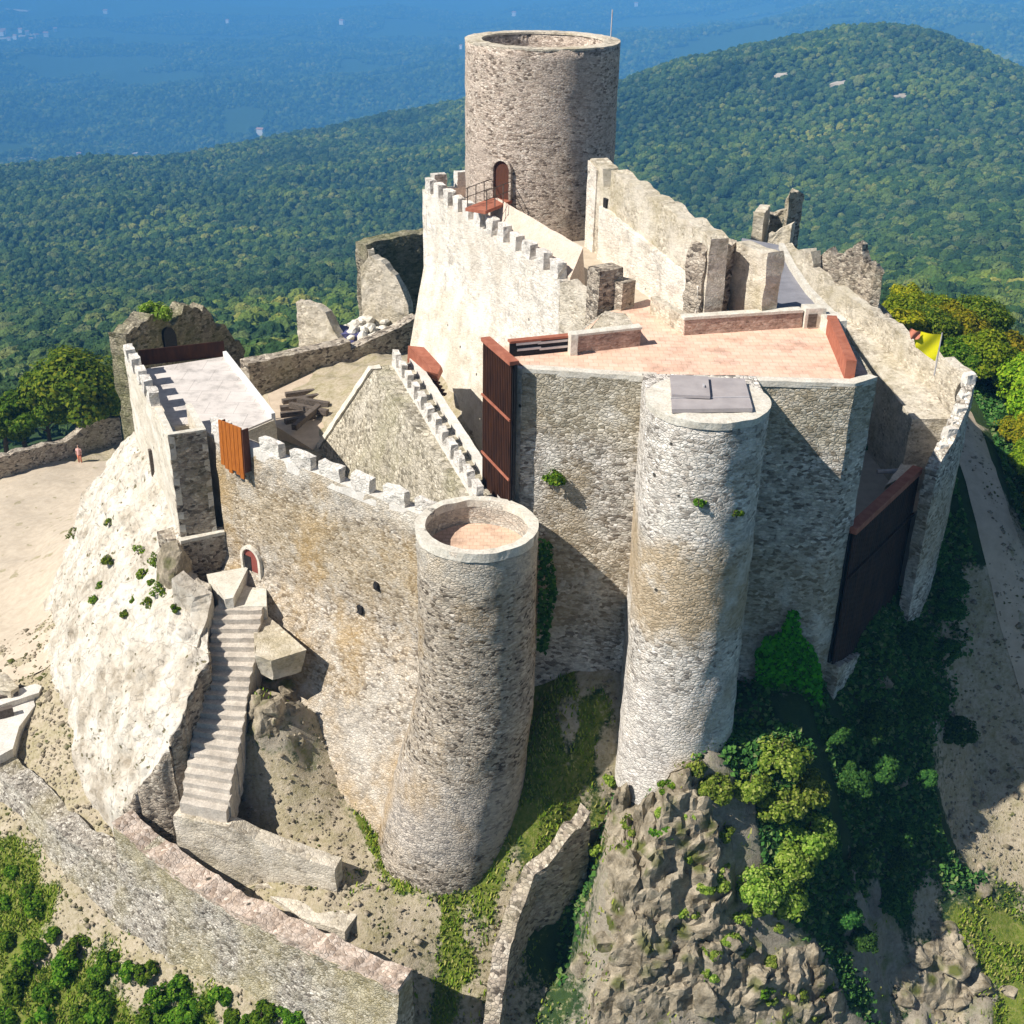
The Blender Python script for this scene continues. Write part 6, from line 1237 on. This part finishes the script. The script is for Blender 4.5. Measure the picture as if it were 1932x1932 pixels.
def forest_points():
    out = []; rg = np.random.default_rng(9)
    for d0, d1, sp, sc in ((185, 420, 3.7, .76), (420, 900, 3.7, .68), (900, 2600, 4.5, .74), (2600, 7800, 13, 1.7)):
        half = math.radians(31); n_ = int(half * (d1 ** 2 - d0 ** 2) / sp ** 2)
        r_ = np.sqrt(rg.uniform(d0 ** 2, d1 ** 2, n_)); a_ = rg.uniform(-half, half, n_); q = np.column_stack([r_ * np.sin(a_), r_ * np.cos(a_)])
        if d0 < 200: q = q[np.hypot(q[:, 0], q[:, 1] - 58) > 95]
        z = height(q); P = np.column_stack([q, z]); c = P @ R; dep = -c[:, 2]; x = CX + F * c[:, 0] / dep; y = CY - F * c[:, 1] / dep
        ok = (dep > 0) & (x > -260) & (x < 2190) & (y > -120) & (y < 1250); P = P[ok]
        for cx_, cy_, cr1, cr2 in CLR:
            P = P[((P[:, 0] - cx_) / cr1) ** 2 + ((P[:, 1] - cy_) / cr2) ** 2 > 1]
        if d0 >= 2600: P = P[vnoise(P, 1 / 420, 31) + .5 * vnoise(P, 1 / 150, 32) > -.55]
        out.append(np.column_stack([P, np.full(len(P), sc) * np.clip(rg.lognormal(-.02, .3, len(P)), .45, 1.9) * (1 + .3 * vnoise(P, 1 / 90, 51))]))
    return np.concatenate(out)
FPn = forest_points()
fme = bpy.data.meshes.new('forest'); fme.vertices.add(len(FPn)); fme.vertices.foreach_set('co', FPn[:, :3].astype(np.float32).ravel()); fme.update()
sa_ = fme.attributes.new('sc', 'FLOAT', 'POINT'); sa_.data.foreach_set('value', FPn[:, 3].astype(np.float32))
fo = bpy.data.objects.new('forest', fme); COL.objects.link(fo); fo['kind'] = 'stuff'
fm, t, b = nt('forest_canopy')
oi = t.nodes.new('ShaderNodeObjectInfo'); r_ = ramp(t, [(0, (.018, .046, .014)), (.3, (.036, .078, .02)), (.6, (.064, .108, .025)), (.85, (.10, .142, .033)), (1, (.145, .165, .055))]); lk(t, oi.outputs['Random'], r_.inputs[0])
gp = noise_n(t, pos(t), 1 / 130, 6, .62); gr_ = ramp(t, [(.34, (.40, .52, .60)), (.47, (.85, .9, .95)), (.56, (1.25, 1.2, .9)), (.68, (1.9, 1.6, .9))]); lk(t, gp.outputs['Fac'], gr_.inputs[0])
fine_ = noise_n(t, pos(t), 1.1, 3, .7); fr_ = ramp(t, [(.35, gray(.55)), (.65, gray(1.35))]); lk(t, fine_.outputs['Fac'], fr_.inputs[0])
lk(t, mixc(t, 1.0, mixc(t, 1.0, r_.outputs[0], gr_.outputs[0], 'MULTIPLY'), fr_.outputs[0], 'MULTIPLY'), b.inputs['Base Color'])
bump(t, b, fine_.outputs['Fac'], 1.0, .6)
ng = bpy.data.node_groups.new('plant_forest', 'GeometryNodeTree')
ng.interface.new_socket('Geometry', in_out='INPUT', socket_type='NodeSocketGeometry'); ng.interface.new_socket('Geometry', in_out='OUTPUT', socket_type='NodeSocketGeometry')
gi = ng.nodes.new('NodeGroupInput'); gout = ng.nodes.new('NodeGroupOutput'); join = ng.nodes.new('GeometryNodeJoinGeometry')
def crown_nodes(seed):
    ic = ng.nodes.new('GeometryNodeMeshIcoSphere'); ic.inputs['Radius'].default_value = 3.0; ic.inputs['Subdivisions'].default_value = 4
    sp1 = ng.nodes.new('GeometryNodeSetPosition'); nz = ng.nodes.new('ShaderNodeTexNoise'); nz.noise_dimensions = '4D'; nz.inputs['W'].default_value = seed; nz.inputs['Scale'].default_value = .55; nz.inputs['Detail'].default_value = 3.5; nz.inputs['Roughness'].default_value = .72
    pn = ng.nodes.new('GeometryNodeInputPosition'); vm = ng.nodes.new('ShaderNodeVectorMath'); vm.operation = 'SUBTRACT'; vm.inputs[1].default_value = (.5, .5, .5)
    vs_ = ng.nodes.new('ShaderNodeVectorMath'); vs_.operation = 'SCALE'; vs_.inputs['Scale'].default_value = 4.4
    ng.links.new(pn.outputs[0], nz.inputs['Vector']); ng.links.new(nz.outputs['Color'], vm.inputs[0]); ng.links.new(vm.outputs[0], vs_.inputs[0]); ng.links.new(vs_.outputs[0], sp1.inputs['Offset']); ng.links.new(ic.outputs['Mesh'], sp1.inputs['Geometry'])
    tr = ng.nodes.new('GeometryNodeTransform'); tr.inputs['Translation'].default_value = (0, 0, 2.6); tr.inputs['Scale'].default_value = (1, 1, .95); ng.links.new(sp1.outputs[0], tr.inputs['Geometry'])
    sm = ng.nodes.new('GeometryNodeSetMaterial'); sm.inputs['Material'].default_value = fm; ng.links.new(tr.outputs[0], sm.inputs['Geometry'])
    g2 = ng.nodes.new('GeometryNodeGeometryToInstance'); ng.links.new(sm.outputs[0], g2.inputs[0]); ng.links.new(g2.outputs[0], join.inputs[0])
for s_ in (1.3, 7.7, 15.1, 22.9): crown_nodes(s_)
iop = ng.nodes.new('GeometryNodeInstanceOnPoints'); iop.inputs['Pick Instance'].default_value = True
rv = ng.nodes.new('FunctionNodeRandomValue'); rv.data_type = 'FLOAT_VECTOR'; rv.inputs[0].default_value = (-.15, -.15, 0); rv.inputs[1].default_value = (.15, .15, 6.28)
ri = ng.nodes.new('FunctionNodeRandomValue'); ri.data_type = 'INT'; ri.inputs[4].default_value = 0; ri.inputs[5].default_value = 3
na = ng.nodes.new('GeometryNodeInputNamedAttribute'); na.data_type = 'FLOAT'; na.inputs['Name'].default_value = 'sc'
ng.links.new(gi.outputs[0], iop.inputs['Points']); ng.links.new(join.outputs[0], iop.inputs['Instance']); ng.links.new(ri.outputs[2], iop.inputs['Instance Index']); ng.links.new(rv.outputs[0], iop.inputs['Rotation']); ng.links.new(na.outputs[0], iop.inputs['Scale'])
ng.links.new(iop.outputs[0], gout.inputs[0])
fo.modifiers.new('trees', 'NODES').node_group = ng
# ------------------------------------------------------------------ far clearings and houses
def hit(px, py): return ground(px, py, 150, 9500)
def clearing(px, py, w_, h_, label):
    q = hit(px, py)
    if q is None: return
    d = math.hypot(q.x, q.y); s_ = d / F; bm = new(); n_ = 22; ring_ = []
    lift = 1.0
    for i in range(n_):
        a_ = 2 * math.pi * i / n_; k_ = 1 + .9 * noise.noise(Vector((px * .13, math.cos(a_) * 1.7, math.sin(a_) * 1.7))); x = q.x + math.cos(a_) * w_ * s_ * .4 * k_; y = q.y + math.sin(a_) * h_ * s_ * 1.6 * k_
        ring_.append((x, y))
    z_ = height(np.array(ring_ + [(q.x, q.y)])); vv = [bm.verts.new((x, y, z + lift)) for (x, y), z in zip(ring_, z_)]; c_ = bm.verts.new((q.x, q.y, z_[-1] + lift)); lowv = [bm.verts.new((x, y, z - 3)) for (x, y), z in zip(ring_, z_)]
    for i in range(n_): j = (i + 1) % n_; bm.faces.new((vv[i], vv[j], c_)); bm.faces.new((lowv[i], lowv[j], vv[j], vv[i]))
    o = obj('clearing', bm, M['clearing'], origin=tuple(q)); o['kind'] = 'structure'
for a_ in CLEAR: clearing(*a_)
def house(px, py, w_, label, rot):
    q = hit(px, py)
    if q is None: return
    e = thing('house', label, 'house', tuple(q), 'far houses in the valley'); hw = w_ * math.hypot(q.x, q.y) / F / 2; hh = hw * 1.1 + 3; lift = 4.0
    bm = new(); box(bm, (q.x, q.y), hw * 2, hw * 1.4, q.z - 2, q.z + hh + lift, rot); obj('wall', bm, M['white'], e)
    bm = new(); ca_, sa2 = math.cos(rot), math.sin(rot)
    def pt3(x, y, z): return (q.x + x * ca_ - y * sa2, q.y + x * sa2 + y * ca_, z)
    zt_ = q.z + hh + lift; a1, a2_, a3, a4 = [pt3(x, y, zt_ + .02) for x, y in ((-hw * 1.1, -hw * .8), (hw * 1.1, -hw * .8), (hw * 1.1, hw * .8), (-hw * 1.1, hw * .8))]; r1_, r2_ = pt3(-hw * 1.1, 0, zt_ + hw * .45), pt3(hw * 1.1, 0, zt_ + hw * .45)
    vv = [bm.verts.new(p_) for p_ in (a1, a2_, a3, a4, r1_, r2_)]
    for f_ in ((0, 1, 5, 4), (2, 3, 4, 5), (1, 2, 5), (3, 0, 4), (3, 2, 1, 0)): bm.faces.new([vv[i] for i in f_])
    obj('roof', bm, M['rooftile'], e)
for px, py, w_, lab in ((492, 256, 12, 'white house on the shoulder of the near left ridge'), (150, 298, 7, 'pale farmhouse beside the long clearing at far left'), (8, 64, 8, 'white house at the left edge of the valley village'), (30, 74, 7, 'white house low in the valley village'), (52, 66, 6, 'small white house right of the village centre'), (70, 72, 6, 'white house at the right end of the village'), (18, 78, 6, 'low house in front of the village'), (645, 46, 8, 'long white building far out on the plain'), (970, 30, 7, 'white house on the plain left of the keep top'), (870, 92, 5, 'tiny pale house in the blue hills left of the keep'), (1200, 12, 6, 'tiny white house on the blue horizon right of the keep'), (430, 44, 6, 'small pale house at mid plain'), (5, 68, 8, 'long white roofed house on the left frame edge in the village'), (40, 62, 7, 'white house at the back of the valley village'), (88, 70, 8, 'white house standing apart at the right of the valley village'), (105, 60, 6, 'small white house behind the one standing apart'), (60, 80, 7, 'white house at the front right of the village'), (200, 27, 7, 'pale house far out near the top left of the plain')): house(px, py, w_, lab, random.uniform(-.5, .5))
for o in bpy.data.objects:
    if '_o' in o: del o['_o']
